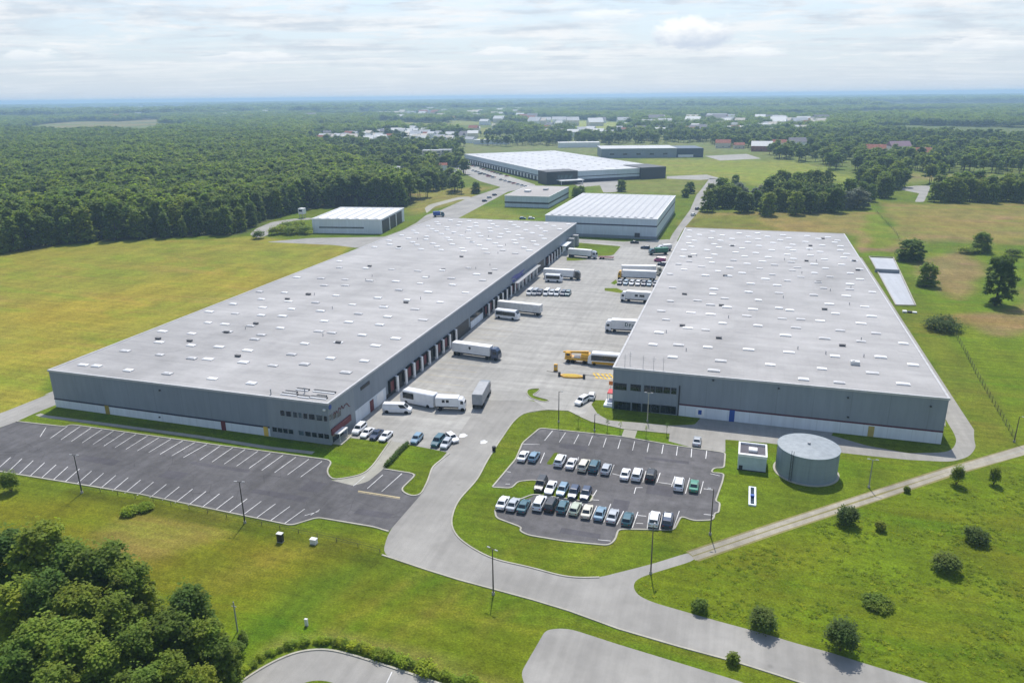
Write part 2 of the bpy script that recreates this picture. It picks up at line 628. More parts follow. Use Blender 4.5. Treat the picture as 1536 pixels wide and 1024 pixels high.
# fields behind on the right
paint(G([(1035, 318), (1312, 318), (1350, 372), (1300, 376), (1270, 352), (1020, 345)]), HAY, 8)
paint(G([(1040, 322), (1130, 325), (1160, 345), (1030, 345)]), (.115, .135, .015), 8, .9)
paint(G([(1305, 322), (1322, 322), (1345, 362), (1310, 372), (1296, 345)]), BRIGHT, 6)
paint(G([(1322, 306), (1700, 300), (1700, 372), (1352, 362), (1338, 335)]), (.165, .152, .035), 6)
paint(G([(1360, 340), (1460, 320), (1640, 325), (1640, 350), (1400, 358)]), HAY, 9, .7)
paint(G([(1285, 376), (1345, 376), (1800, 370), (1800, 640), (1530, 665), (1425, 495), (1400, 410), (1300, 390)]), (.092, .142, .006), 6)
paint(G([(1380, 385), (1450, 372), (1480, 400), (1440, 450), (1400, 420)]), (.185, .145, .055), 8, .9)
paint(G([(1440, 470), (1560, 450), (1600, 480), (1500, 500)]), (.175, .14, .05), 8, .85)
paint(G([(1520, 430), (1650, 420), (1650, 470), (1540, 460)]), (.16, .14, .045), 8, .7)
paint(G([(1290, 373), (1350, 373), (1350, 377), (1290, 377)]), (.17, .12, .06), 2, .9)
paint(G([(1352, 360), (1545, 366), (1700, 366), (1700, 362), (1545, 362)]), (.09, .1, .03), 3, .8)
paint(G([(1370, 410), (1450, 402), (1490, 412), (1440, 425), (1380, 424)]), (.185, .145, .055), 7, .8)
paint(G([(1385, 480), (1440, 470), (1540, 482), (1540, 490), (1440, 484)]), (.17, .13, .04), 5, .7)
paint(G([(1420, 500), (1462, 560), (1525, 665), (1450, 690), (1428, 600), (1350, 465), (1400, 470)]), (.098, .128, .01), 4)
# far fields and clearings
for poly, c in (
        ([(620, 284), (735, 281), (700, 300), (640, 318), (618, 322), (600, 300)], (.17, .165, .035)),
        ([(690, 312), (756, 312), (800, 330), (760, 333), (682, 331)], (.14, .17, .02)),
        ([(860, 268), (1062, 268), (1045, 292), (1000, 290), (900, 287)], (.125, .155, .028)),
        ([(960, 240), (1062, 238), (1180, 240), (1240, 252), (1262, 268), (1130, 275), (1080, 268), (985, 262)], (.155, .19, .028)),
        ([(1060, 252), (1200, 250), (1290, 268), (1150, 284)], (.16, .2, .025)),
        ([(820, 178), (935, 184), (935, 195), (790, 190)], (.2, .24, .05)),
        ([(690, 206), (765, 208), (760, 217), (700, 216)], (.17, .21, .04)),
        ([(740, 176), (800, 176), (820, 181), (760, 182)], (.16, .2, .05)),
        ([(215, 188), (285, 190), (260, 197), (230, 195)], (.2, .22, .06)),
        ([(1010, 178), (1090, 180), (1080, 184), (1000, 183)], (.16, .2, .05)),
        ([(1300, 262), (1500, 262), (1500, 272), (1320, 272)], (.17, .16, .05)),
        ([(1500, 180), (1600, 179), (1600, 184), (1510, 185)], (.2, .23, .08)),
        ([(590, 172), (650, 172), (660, 176), (600, 176)], (.15, .19, .05))):
    paint(G(poly), c, 9, 1, .4)
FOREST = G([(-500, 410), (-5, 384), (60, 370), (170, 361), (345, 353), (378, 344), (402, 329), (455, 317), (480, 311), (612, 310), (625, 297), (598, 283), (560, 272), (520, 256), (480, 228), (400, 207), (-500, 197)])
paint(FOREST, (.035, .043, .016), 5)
tint[:] = tint * (1 + .1 * np.clip((420 - rad) / 200, 0, 1))[:, None]
gm = bpy.data.meshes.new('ground')
nx, ny = len(xs), len(ys)
gm.vertices.add(nx * ny)
gm.vertices.foreach_set('co', np.column_stack([GV, np.zeros(len(GV))]).astype(np.float32).ravel())
ii = (np.arange(ny - 1)[:, None] * nx + np.arange(nx - 1)).ravel()
quads = np.stack([ii, ii + 1, ii + 1 + nx, ii + nx], 1).ravel()
gm.loops.add(len(quads)); gm.loops.foreach_set('vertex_index', quads)
gm.polygons.add(len(ii)); gm.polygons.foreach_set('loop_start', np.arange(len(ii)) * 4)
gm.update(); gm.validate()
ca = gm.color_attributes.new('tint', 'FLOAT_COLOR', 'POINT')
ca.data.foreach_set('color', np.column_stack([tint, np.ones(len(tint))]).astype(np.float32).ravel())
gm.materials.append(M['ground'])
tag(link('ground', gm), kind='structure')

# ------------------------------------------------------------------ paving
Z1, Z2, Z3, Z4, Z5 = .004, .008, .012, .016, .020
marks = MB(); ymarks = MB(); kerbs = MB()
LW = (-82.13, 129.4); RW = (-26.7, 166.0)

road_px = [(573, 832), (583, 797), (630, 742), (650, 700), (671, 678), (722, 600), (800, 600), (830, 613), (784, 620), (769, 633), (742.6, 672), (729.5, 693), (716.5, 719), (685, 753), (675.5, 783),
           (684, 804), (708, 822), (741, 839), (798, 851), (839, 863), (869, 866.5), (899, 865.5), (928, 858), (976, 846), (1040, 826), (1046, 839), (988, 856.5), (958, 866), (949, 877), (955, 891),
           (976, 902), (1077, 931), (1148, 950), (1200, 966), (1243, 977), (1286, 991), (1395, 1024), (1500, 1060), (1400, 1080), (1260, 1043), (1166, 1012), (1106, 993), (1017, 969), (928, 943), (854, 916), (798, 899), (687, 869), (639, 854)]
sheet('road', rnd(G(road_px), 2.5), Z1, M['road'])
yard_px_s = [(600, 672), (671, 678), (735, 585), (800, 598), (822, 614), (853, 616), (873, 626), (888, 632), (905, 622), (891, 613), (886, 606), (892, 599.6), (911, 600), (919, 613)]
Y0 = 366
yard = G([(497.5, 657), (518, 655.6), (574, 662), (611, 666), (671, 678), (722, 600), (800, 600), (822, 614.5), (853, 616), (873, 626), (888, 632.5), (896, 620), (887, 606.5), (892, 599.6), (910, 600)])
yard += [(-26.7, 173), (-26.7, 369), g(1013, 358), g(1000, 362), g(966, 366.5), g(930, 366), g(864, 358), (-82.1, 371), (-82.1, 133.5)]
sheet('dock_yard', yard, Z2, M['concrete'])
# road leading on past the white warehouses
sheet('back_road', rnd(G([(1000, 368), (1008.7, 351), (1035, 315), (1045, 292), (1052, 284), (1064, 268), (1082, 268), (1068, 286), (1062, 300), (1044, 322), (1024, 345), (1015, 362)]), 3), Z3, M['road'])
sheet('cross_road', G([(780, 366), (800, 358.5), (864, 358), (935, 362.5), (1003, 359), (1010, 364), (1000, 371), (935, 368), (925, 366), (866, 363)]), .010, M['road'])
sheet('far_road', rnd(G([(602, 352), (640, 322), (655, 318), (700, 298), (752, 281), (720, 272), (676, 250), (690, 243), (745, 262), (800, 277), (795, 283), (763, 287), (690, 326), (668, 334), (655, 340)]), 6), Z1, M['road'])
sheet('truck_lot', G([(672, 246), (699, 244), (803, 277), (800, 284), (745, 268), (715, 262)]), Z2, M['concrete'])
sheet('loop_path', rnd(G([(637, 312), (644, 307), (690, 295), (706, 295), (706, 299), (690, 299), (652, 310), (640, 320)]), 4), Z2, M['path'])
sheet('shed_forecourt', rnd(G([(398, 363), (466, 357), (576, 355.2), (604, 345), (640, 326), (665, 328), (560, 372), (536, 372), (500, 367.5)]), 3), Z2, M['road'])
sheet('forest_lane', rnd(G([(374, 352), (384, 343), (408, 333), (440, 328), (468, 326.5), (468, 329.5), (440, 331), (418, 337), (404, 345), (402, 353), (388, 357)]), 4), Z2, M['road'])
sheet('service_lane', rnd(G([(856, 274), (930, 270), (926, 288), (905, 289), (900, 278), (870, 281)]), 4), Z2, M['apron'])
sheet('far_apron', G([(1000, 264.5), (1060, 262), (1082, 268), (1050, 270), (1000, 268)]), Z3, M['apron'])
sheet('distant_lot', G([(1057, 234), (1120, 231), (1142, 238), (1080, 241)]), Z2, M['apron'])
sheet('valley_road', rnd(G([(1374, 278.5), (1396, 278.5), (1392, 290), (1386, 303), (1372, 303), (1379, 290), (1352, 285), (1354, 281)]), 4), Z2, M['road'])
# lane along the left flank
lane = G([(-200, 690), (0, 641), (25, 632), (53, 619)]) + [(-160.2, 131), (-160.2, 385), (-169, 385), (-169, 134)] + G([(78, 589), (0, 620), (-200, 664)])
sheet('side_lane', rnd(lane, 2), Z1, M['road'])
# left car park
lotL = rnd(G([(-220, 668), (0, 641), (25, 632), (98, 640), (106, 636.5), (330, 668), (500, 690.5), (489, 706), (497, 720), (530, 728), (575, 703), (625, 711), (600, 735), (616, 744), (631, 742), (583, 797), (560, 790), (476, 776), (437, 788), (340, 768), (210, 741), (0, 707), (-220, 674)]),
           [0, 0, 0, 1, 1, 0, 3, 2, 1.5, 1, .5, .5, 2, 1, 0, 0, 1, 1, 1, 0, 0, 0, 0])
sheet('car_park', lotL, Z2, M['asphalt'])
sheet('driveway', rnd(G([(497, 720), (515, 718), (545, 712), (560, 698), (586, 661), (610, 666), (590, 690), (575, 703), (552, 722), (530, 728)]), [0, 2, 3, 3, 0, 0, 3, 2, 1, 0]), Z3, M['path'])
# right car park
lotR_px = [(810, 642), (935.5, 655), (1004.6, 667), (1088, 679), (1086, 702), (1071, 701.5), (1066, 709), (1086, 710), (1084, 721), (1073, 752), (1080, 754), (1078, 769), (1072, 769), (1070, 780), (1040, 781), (1021.6, 774), (1011, 794.7),
           (927.7, 793.4), (922.5, 810), (913, 818), (847, 811.6), (792, 802.5), (779, 796), (783, 791), (744, 776.5), (742.5, 765), (800, 744), (767, 732), (738.7, 730), (774, 688), (784, 664)]
lotR = rnd(G(lotR_px), [1.5, 0, 0, 1, .5, .5, .5, .5, .5, 0, .5, .5, .5, .5, .5, 1, 1, 1, 1, 1, .5, 1, .5, .5, 1, .5, 0, 1, .8, 1, 1])
sheet('staff_car_park', lotR, Z3, M['asphalt2'])
ISL = rnd(G([(738, 731), (767, 732.5), (777, 722), (803, 719.5), (815, 726), (890, 742), (887, 753), (800, 741), (772, 752), (742, 765.5), (700, 760)]), 1.0)
sheet('lawn_island', ISL, Z4, M['lawn'], False)
sheet('lawn_wedge', rnd(G([(819, 696), (832, 678), (840, 680), (834, 688), (828, 697)]), .8), Z4, M['lawn'], False)
# front walk and fire lane of the right warehouse
apron = G([(868, 622), (873, 626), (888, 632), (935.5, 643.5), (1004.6, 650), (1003, 661.5), (1040, 671.5), (1088, 678), (1088, 659), (1151, 664), (1259.6, 678.5), (1314, 684.5), (1363, 689.5), (1427, 692.5), (1453, 685), (1464.6, 671), (1461, 660)])
apron += [(53.2, 176), (53.2, 369), (47.5, 369), (47.5, 176)] + G([(1418, 628), (1435.5, 657), (1432, 670), (1421, 678), (1363, 679.5), (1300, 668), (1247, 652.5), (1046, 631), (1043, 636.5), (1007.5, 638), (956.7, 633.5), (913.75, 630.3), (896, 620.5), (887, 607), (882, 612), (878, 620)])
sheet('fire_lane', rnd(apron, [0] * 9 + [2] * 6 + [5, 5] + [0] * 4 + [0, 4, 4, 2] + [1] * 12), Z4, M['apron'])
sheet('front_lot_strip', G([(1247, 653), (1046, 631.5), (1052, 626), (1150, 637), (1250, 648)]), Z3, M['apron'])
sheet('crosswalk_slab', G([(936.5, 643), (956, 645.5), (952, 657.5), (932, 654.5)]), .014, M['path'])
# bottom edge lots
sheet('lower_lot', rnd(G([(818.6, 944), (851, 941), (928, 966), (1017, 993), (1106, 1020), (1200, 1055), (900, 1100), (796, 1060), (786, 1024), (781.5, 1008)]), [1, 2, 0, 0, 0, 0, 0, 0, 0, 1]), Z2, M['road'])
loop = rnd(G([(330, 1050), (358, 1024), (400, 997), (439, 979), (475, 973), (508, 976), (567, 994), (639, 1018), (720, 1046), (600, 1090), (380, 1090)]), 3)
sheet('turning_loop', loop, Z2, M['road'])
sheet('loop_island', rnd(G([(430, 1060), (446, 1026), (475, 1018.5), (506, 1024), (545, 1060)]), 2), Z3, M['lawn'], False)
# gravel track
trk_t = G([(1034, 828), (1169, 783), (1318, 734), (1424, 702), (1536, 668), (1700, 622)])
trk_b = G([(1042, 840), (1169, 797), (1318, 749), (1424, 712), (1536, 681), (1700, 638)])
rut = MB()
a1 = [lerp(a, b, .2) for a, b in zip(trk_t, trk_b)]; a2 = [lerp(a, b, .8) for a, b in zip(trk_t, trk_b)]
ribbon(rut, a1, 1.05, .0095); ribbon(rut, a2, 1.05, .0095)
tag(rut.build('track_ruts', M['gravel']), kind='structure')
sheet('gravel_track', G([(1424, 701.5), (1536, 667.5), (1700, 622), (1700, 640), (1536, 682), (1424, 712.5)]), .007, M['path'])
mid = MB(); ribbon(mid, [lerp(a, b, .5) for a, b in zip(trk_t, trk_b)], 3.2, .0055)
tag(mid.build('track_verge', paving('dry track soil', (.2, .18, .07), .8, .2, 0, None, None, .3)), kind='structure')
PAVED.append(trk_t + trk_b[::-1])
fp = MB(); ribbon(fp, G([(57, 621), (66, 624), (160, 636), (300, 655), (405, 671.5), (470, 679)]), 1.3, .006)
tag(fp.build('footpath', M['path']), kind='structure')
# ground cut islands inside the yard
sheet('yard_lawn', rnd(G([(862, 363.5), (932, 369.5), (920, 383.5), (889, 385), (862, 382)]), [1, 2, 3, 2, 1]), Z3, M['lawn'], False)
sheet('dock_verge', G([(850, 385.5), (866, 386), (885, 389), (862, 391), (850, 391)]), Z3, M['lawn'], False)
tipC = rnd(G(zm(680, 560, 3.835, [(430, 90), (505, 85), (480, 110), (450, 125), (500, 140), (560, 155), (520, 165), (440, 140), (420, 110)])), 1.5)
sheet('yard_island', tipC, Z3, M['lawn'], False)
sheet('bay_verge', G([(907, 432), (925, 432), (936, 437), (934, 440), (907, 436)]), Z3, M['lawn'], False)
sheet('bay_wedge', G([(916, 425), (924, 419), (926, 424), (922, 427)]), Z3, M['lawn'], False)
sheet('bay_ramp', G([(903, 440.5), (936, 441), (936, 446), (910, 442.5)]), Z3, M['apron'], False)
sheet('basin_floor', G([(1303.6, 386), (1340, 387.5), (1373.4, 458.5), (1343.7, 458)]), Z1, paving('basin lining', (.4, .42, .45), .9, .06, 0, None, None, .05))

def orl(px, r):
    p = G(px)
    return rnd(p, [0] + [r] * (len(p) - 2) + [0])


kerb_mb(kerbs, orl([(25, 632), (98, 640), (106, 636.5), (330, 668), (500, 690.5), (489, 706), (497, 719), (515, 717.5), (545, 711.5), (560, 697.5), (586, 660.5)], 2.2), .3, .13)
kerb_mb(kerbs, orl([(575, 703), (625, 711), (600, 735), (616, 744), (631, 742), (641, 723), (648.6, 700), (674, 680)], 1.6), .3, .13)
kerb_mb(kerbs, orl([(583, 797), (560, 790), (476, 776), (437, 788), (340, 768), (210, 741), (0, 707), (-220, 674)], 1.0), .3, .13)
kerb_mb(kerbs, orl([(738.7, 730), (774, 688), (784, 664)] + lotR_px[:26], 1.0), .3, .13)
kerb_mb(kerbs, orl([(738.7, 730.5), (767, 732.5), (777, 722), (803, 719.5), (815, 726), (890, 742), (887, 753), (800, 741), (772, 752), (742, 765.5)], 1.0), .28, .13)
kerb_mb(kerbs, tipC, .22, .13, True)
kerb_mb(kerbs, loop[3:-8], .3, .13)
kerb_mb(kerbs, orl([(822, 614.5), (803, 616), (784, 620), (769, 633), (742.6, 672), (729.5, 693), (716.5, 719), (685, 753), (675.5, 783), (684, 804), (708, 822), (741, 839), (798, 851), (839, 863), (869, 866.5), (899, 865.5)], 3), .26, .12)
kerb_mb(kerbs, G([(573, 832), (639, 854), (687, 869), (798, 899), (854, 916), (928, 943), (1017, 969), (1106, 993), (1166, 1012), (1260, 1043)]), .3, .12)
kerb_mb(kerbs, G([(822, 614.5), (853, 616), (873, 626), (888, 632.5), (935, 643), (1004.6, 650)]), .26, .12)
kerb_mb(kerbs, orl([(932, 369.5), (920, 383.5), (889, 385)], 3), .3, .14)
tag(kerbs.build('kerb', M['kerb']), kind='structure')


# markings
def pline(a, b, w=.13, z=.022, mb=None):
    ribbon(mb or marks, [a, b], w, z)


def stall_rows(t0, t1, b0, b1, n):
    for k in range(n + 1):
        pline(lerp(t0, t1, k / n), lerp(b0, b1, k / n), .14)


stall_rows(g(104, 637), g(311, 665.5), g(75.6, 657), g(275, 686), 12)
stall_rows(g(332, 667.5), g(483, 691.5), g(300, 689.5), g(451, 715), 8)
pline(g(69, 641), g(60, 655))
stall_rows(g(13, 706.5), g(426.5, 785), g(33, 687.5), g(457, 763), 22)
stall_rows(g(-115, 683), g(-4, 703.5), g(-95, 668), g(16, 685.5), 7)
for a, b in zm(380, 520, 3.835, [(295, 970), (378, 945)]), zm(380, 520, 3.835, [(330, 967), (382, 935)]), zm(380, 520, 3.835, [(745, 735), (655, 815)]), zm(380, 520, 3.835, [(855, 728), (738, 832)]), zm(380, 520, 3.835, [(640, 745), (575, 800)]):
    pline(g(*a), g(*b))
pline(g(537, 736), g(600, 746), .35, .022, ymarks); pline(g(537, 738), g(600, 748), .12, .022, ymarks)
tops = [570, 645, 722, 800, 880, 962, 1043, 1125, 1208, 1290, 1372, 1458]
for i, x in enumerate(tops):
    a = zm(680, 560, 3.835, [(x, 330 + 110 * i / 11), (525 + (1452 - 525) * i / 11, 385 + 105 * i / 11)])
    pline(g(*a[0]), g(*a[1]), .14)
wl = [((390, 405), (497, 408)), ((500, 515), (525, 455)), ((590, 530), (575, 525)), ((640, 540), (662, 500)), ((705, 548), (720, 480)), ((768, 570), (790, 510)), ((830, 580), (845, 520)), ((900, 585), (925, 525)), ((915, 575), (965, 588)), ((1020, 605), (1045, 540)),
      ((1090, 625), (1108, 560)), ((1170, 628), (1190, 570)), ((1180, 625), (1262, 637)), ((1335, 690), (1360, 600)), ((1420, 690), (1438, 620)), ((1255, 650), (1275, 590)), ((1440, 662), (1495, 668)), ((1478, 575), (1534, 588)), ((1440, 808), (1500, 815)), ((1040, 690), (1050, 655)), ((1050, 655), (1090, 655)),
      ((420, 800), (455, 745)), ((510, 790), (530, 740)), ((580, 800), (600, 745)), ((648, 815), (678, 745)), ((715, 825), (745, 750)), ((790, 840), (825, 760)), ((865, 855), (905, 750)), ((940, 870), (980, 790)), ((1030, 885), (1062, 795)), ((1115, 890), (1128, 800)), ((1185, 893), (1205, 810)),
      ((1262, 900), (1300, 790)), ((1052, 860), (1092, 862)), ((1060, 815), (1110, 820)), ((832, 955), (905, 962)), ((800, 725), (838, 728)), ((785, 735), (825, 670)), ((300, 562), (330, 567)), ((300, 635), (325, 635))]
for a, b in wl:
    q = zm(680, 560, 3.835, [a, b]); pline(g(*q[0]), g(*q[1]), .14)
for k in range(9):
    y = 160 + k * 5.2
    pline((-79.5, y - .4), (-66.5, y - .4), .14, .022, ymarks)
for k in range(7):
    pline((-79, 208 + k * 5.2), (-68, 208 + k * 5.2), .12, .022, ymarks)
pline(g(580, 1024), g(588, 1007), .15)
pt = MB()
prr = random.Random(4)
for (px, py, a_, b_) in ((150, 690, 9, 2.2), (260, 712, 5, 3), (420, 742, 12, 1.6), (470, 730, 4, 4), (560, 770, 7, 2), (330, 700, 14, 1.2), (860, 670, 6, 2.2), (990, 735, 5, 3.5), (870, 800, 7, 1.6), (1000, 690, 9, 1.4), (930, 760, 3, 5)):
    x, y = g(px, py)
    pt.face([(x - a_ / 2, y - b_ / 2, .0205), (x + a_ / 2, y - b_ / 2 + prr.uniform(-.3, .3), .0205), (x + a_ / 2, y + b_ / 2, .0205), (x - a_ / 2, y + b_ / 2 + prr.uniform(-.3, .3), .0205)])
tag(pt.build('asphalt_patches', paving('patched asphalt', (.078, .075, .083), .8, .2, .2, None, None, .16)), kind='structure')
tag(marks.build('parking_lines', M['paint']), kind='structure')
tag(ymarks.build('dock_lines', M['ypaint_worn']), kind='structure')
hatch = MB()
for k in range(5):
    a, b = g(890 + k * 6, 560), g(897 + k * 6, 568)
    ribbon(hatch, [a, b], .5, .024)
ribbon(hatch, [g(889, 559), g(919, 562)], .25, .024); ribbon(hatch, [g(891, 567), g(919, 569.5)], .25, .024)
tag(hatch.build('gate_hatching', M['ypaint']), kind='structure')
sp = MB()
for c, rr in (((694.7, 653), .9), ((725.5, 662.5), .8)):
    x, y = g(*c)
    sp.face([(x + rr * (1 + .25 * math.sin(5 * t)) * math.cos(t), y + rr * 1.2 * (1 + .2 * math.cos(3 * t)) * math.sin(t), .024) for t in np.linspace(0, 6.28, 15)[:-1]])
tag(sp.build('road_paint_patches', M['paint']), kind='structure')

# ------------------------------------------------------------------ buildings
def part(mb, name, mats, root, parent=None):
    """mesh given in world coordinates -> child of root (an Empty at root.location, turned about z)"""
    c, s = math.cos(-root.rotation_euler[2]), math.sin(-root.rotation_euler[2])
    lx, ly, lz = root.location
    mb.v = [((x - lx) * c - (y - ly) * s, (x - lx) * s + (y - ly) * c, z - lz) for x, y, z in mb.v]
    return mb.build(name, mats, parent or root)


def skylight_mesh():
    m = MB()
    m.box(-1.25, 1.25, -.68, .68, 0, .22)
    m.loft([[(-1.15, -.58, .22), (1.15, -.58, .22), (1.15, .58, .22), (-1.15, .58, .22)], [(-.9, -.4, .34), (.9, -.4, .34), (.9, .4, .34), (-.9, .4, .34)], [(-.6, -.2, .4), (.6, -.2, .4), (.6, .2, .4), (-.6, .2, .4)]])
    return m


SKY = skylight_mesh().mesh('skylight', M['white'])
SKYB = skylight_mesh().mesh('skylight', plain('weathered skylight', (.5, .5, .5), .5))
VENT = MB().box(-.7, .7, -.35, .35, 0, .4).box(-.8, .8, -.42, .42, .4, .48).mesh('roof_vent', plain('vent grey', (.1, .1, .105), .6))
UNIT = MB().rbox(-1.0, 1.0, -.7, .7, 0, .9, .08).tube((-.4, 0, .9), (-.4, 0, 1.05), .35, n=10).mesh('air_unit', M['offwhite'])
PIPE = MB().tube((0, 0, 0), (0, 0, 1.1), .12, n=6).tube((0, 0, 1.1), (0, 0, 1.25), .22, n=8).mesh('vent_pipe', M['grey'])


def roof_items(root, roof, pts, h, dark, limit=96):
    pts = sorted(pts, key=lambda p: p[0] ** 2 + p[1] ** 2)
    rest = MB()
    sm = skylight_mesh()
    for i, (x, y) in enumerate(pts):
        if i < limit:
            o = link('skylight', SKY if random.random() < .5 else SKYB, roof, (x - root.location[0], y - root.location[1], h))
            o.scale = (random.uniform(.85, 1.15), random.uniform(.85, 1.1), random.uniform(.8, 1.2))
        else:
            n = len(rest.v)
            rest.v += [(a + x, b + y, c + h) for a, b, c in sm.v]
            rest.f += [tuple(k + n for k in f) for f in sm.f]; rest.mi += sm.mi
    if rest.v:
        tag(part(rest, 'skylight', M['white'], root, roof), kind='stuff')
    for k in range(16):
        x, y = random.uniform(-28, 28), random.uniform(-90, 90)
        link('vent_pipe', PIPE, roof, (x, y, h)).scale = (.8, .8, .6)
    for x, y in dark:
        link('roof_vent', VENT, roof, (x - root.location[0], y - root.location[1], h), random.uniform(-.1, .1))


def dedupe(pts, d=3.2):
    out = []
    for p in pts:
        if all(math.dist(p, q) > d for q in out):
            out.append(p)
    return out


def window(root, box, facing, mullions=2, gl='glass', frame='grey', wall=None):
    """box: (a0, a1, z0, z1) along the wall; facing ('y', Y) front or ('x', X) right side"""
    a0, a1, z0, z1 = box
    ax, c = facing
    f = MB(); p = MB()

    def B(mb, u0, u1, v0, v1, d0, d1):
        if ax == 'y':
            mb.box(u0, u1, c - d1, c - d0, v0, v1)
        else:
            mb.box(c + d0, c + d1, u0, u1, v0, v1)
    t = .07
    B(f, a0, a1, z0, z0 + t, 0, .1); B(f, a0, a1, z1 - t, z1, 0, .1)
    for k in range(mullions + 1):
        u = a0 + (a1 - a0 - t) * k / mullions
        B(f, u, u + t, z0 + t, z1 - t, 0, .1)
    w = part(f, 'window', M[frame], root)
    B(p, a0 + .01, a1 - .01, z0 + .01, z1 - .01, .0, .05)
    part(p, 'pane', M[gl], root, w)
    return w


# ---- left warehouse
LX0, LX1, LY0, LY1, LH = -159.1, -82.13, 129.4, 376.1, 9.75
lw = thing('warehouse', 'long grey flat-roofed warehouse with a row of red loading docks down its right wall', 'warehouse', ((LX0 + LX1) / 2, (LY0 + LY1) / 2, 0))
part(MB().box(LX0, LX1, LY0, LY1, 0, LH - .3), 'wall', M['wall'], lw)
lroof = part(MB().box(LX0 - .12, LX1 + .12, LY0 - .12, LY1 + .12, LH - .3, LH), 'roof', M['roof'], lw)
ed = MB()
for b in ((LX0 - .2, LX1 + .2, LY0 - .2, LY0 + .3), (LX0 - .2, LX1 + .2, LY1 - .3, LY1 + .2), (LX0 - .2, LX0 + .3, LY0 + .3, LY1 - .3), (LX1 - .3, LX1 + .2, LY0 + .3, LY1 - .3)):
    ed.box(*b, LH - .36, LH + .1)
part(ed, 'roof_edge', M['edge'], lw, lroof)
XO = -97.4
part(MB().box(XO, LX1 + .1, LY0 - .14, LY0 + 11, .0, LH - .42), 'office_front', M['office'], lw)
part(MB().box(LX0 + .02, XO, LY0 - .06, LY0, .05, 2.05), 'white_base', M['wpanel'], lw)
part(MB().box(LX0 - .03, XO, LY0 - .1, LY0, 2.05, 2.4), 'trim_band', M['navy'], lw)
for (a, b, z1, mt, nm) in ((160.5, 166.5, 2.3, 'yellow', 'yellow_door'), (333.5, 340, 2.3, 'dkmaroon', 'side_door'), (397, 403.5, 2.3, 'yellow', 'yellow_door')):
    x0, x1 = on_y(a, 625 + (a - 160) * .12, LY0)[0], on_y(b, 625 + (b - 160) * .12, LY0)[0]
    part(MB().box(x0, x1, LY0 - .14, LY0, .03, z1), nm, plain('ochre door', (.3, .23, .04)) if mt == 'yellow' and nm == 'yellow_door' and a < 200 else M['dkmaroon' if mt == 'dkmaroon' else 'ypaint'], lw)
FY = LY0 - .14


def zx(pts_x, ytop, ybot, facing, s, ox, oy, shade=None, frame='grey', mull=None):
    for i, (a, b) in enumerate(pts_x):
        F = on_y if facing[0] == 'y' else on_x
        t0, t1 = ytop(a), ytop(b)
        u0, v1 = F(ox + a / s, oy + t0 / s, facing[1]); u1, v1b = F(ox + b / s, oy + t1 / s, facing[1])
        _, v0 = F(ox + a / s, oy + ybot(a) / s, facing[1]); _, v0b = F(ox + b / s, oy + ybot(b) / s, facing[1])
        n = mull[i] if mull else max(1, round(abs(u1 - u0) / 1.1))
        window(lw if facing[1] < -50 or (facing[0] == 'y' and facing[1] < 150) else rw, (min(u0, u1), max(u0, u1), (v0 + v0b) / 2, (v1 + v1b) / 2), facing, n, 'glass2' if shade and shade[i] else 'glass', frame)


zx([(153, 207), (218, 282), (298, 352), (362, 407), (419, 470), (482, 556), (568, 642), (654, 698)], lambda x: 263 + (x - 153) * .128, lambda x: 330 + (x - 153) * .132, ('y', FY), 7.68, 400, 580, [0, 0, 1, 1, 0, 0, 1, 0])
zx([(62, 120), (124, 182), (186, 245), (249, 308), (365, 430), (440, 510), (518, 582), (590, 655), (660, 722)], lambda x: 455 + (x - 62) * .134, lambda x: 512 + (x - 62) * .138, ('y', FY), 7.68, 400, 580, [0, 0, 0, 0, 1, 0, 0, 0, 0])
SX = LX1 + .1
zx([(712, 745), (755, 795), (805, 850)], lambda x: 318 - (x - 712) * .36, lambda x: 398 - (x - 712) * .42, ('x', SX), 7.68, 400, 580, [1, 0, 1])
yA, zA = on_x(400 + 735 / 7.68, 580 + 560 / 7.68, SX)
part(MB().box(SX, SX + .3, LY0 + .2, LY0 + 8.6, 2.2, 3.6), 'entrance_band', M['dkmaroon'], lw)
part(MB().box(SX, SX + .06, LY0 + .6, LY0 + 5.2, .1, 2.15), 'entrance_glass', M['glass'], lw)
part(MB().box(SX, SX + 1.6, LY0 + 1.0, LY0 + 4.6, 2.2, 2.4).tube((SX + 1.45, LY0 + 1.2, .0), (SX + 1.45, LY0 + 1.2, 2.2), .07).tube((SX + 1.45, LY0 + 4.4, .0), (SX + 1.45, LY0 + 4.4, 2.2), .07), 'entrance_canopy', M['white'], lw)
part(MB().box(SX + .01, SX + 2.2, LY0 + .4, LY0 + 5.6, .0, .16).box(SX + .01, SX + 1.6, LY0 + .6, LY0 + 5.2, .16, .32), 'entrance_step', M['kerb'], lw)
d_ = MB(); cy, cz = on_x(400 + 725 / 7.68, 580 + 235 / 7.68, SX)
d_.tube((SX, cy + .1, cz), (SX + .1, cy + .1, cz), .55, n=18)
part(d_, 'round_blue_sign', M['blue'], lw)
part(MB().rbox(XO + 14.2, XO + 14.8, FY - .35, FY, 8.1, 8.5, .05), 'wall_light', M['white'], lw)
scr = MB()
ang = [(760, 330), (775, 290), (790, 310), (800, 275), (815, 300), (830, 240), (850, 255), (862, 215), (880, 250), (900, 205), (925, 190), (940, 215), (958, 225)]
ang = [on_x(400 + a / 7.68, 580 + b / 7.68, SX) for a, b in ang]
for (y0, z0), (y1, z1) in zip(ang, ang[1:]):
    scr.tube((SX + .05, y0, z0), (SX + .05, y1, z1), .09, n=5)
part(scr, 'wall_script', M['dkmaroon'], lw)
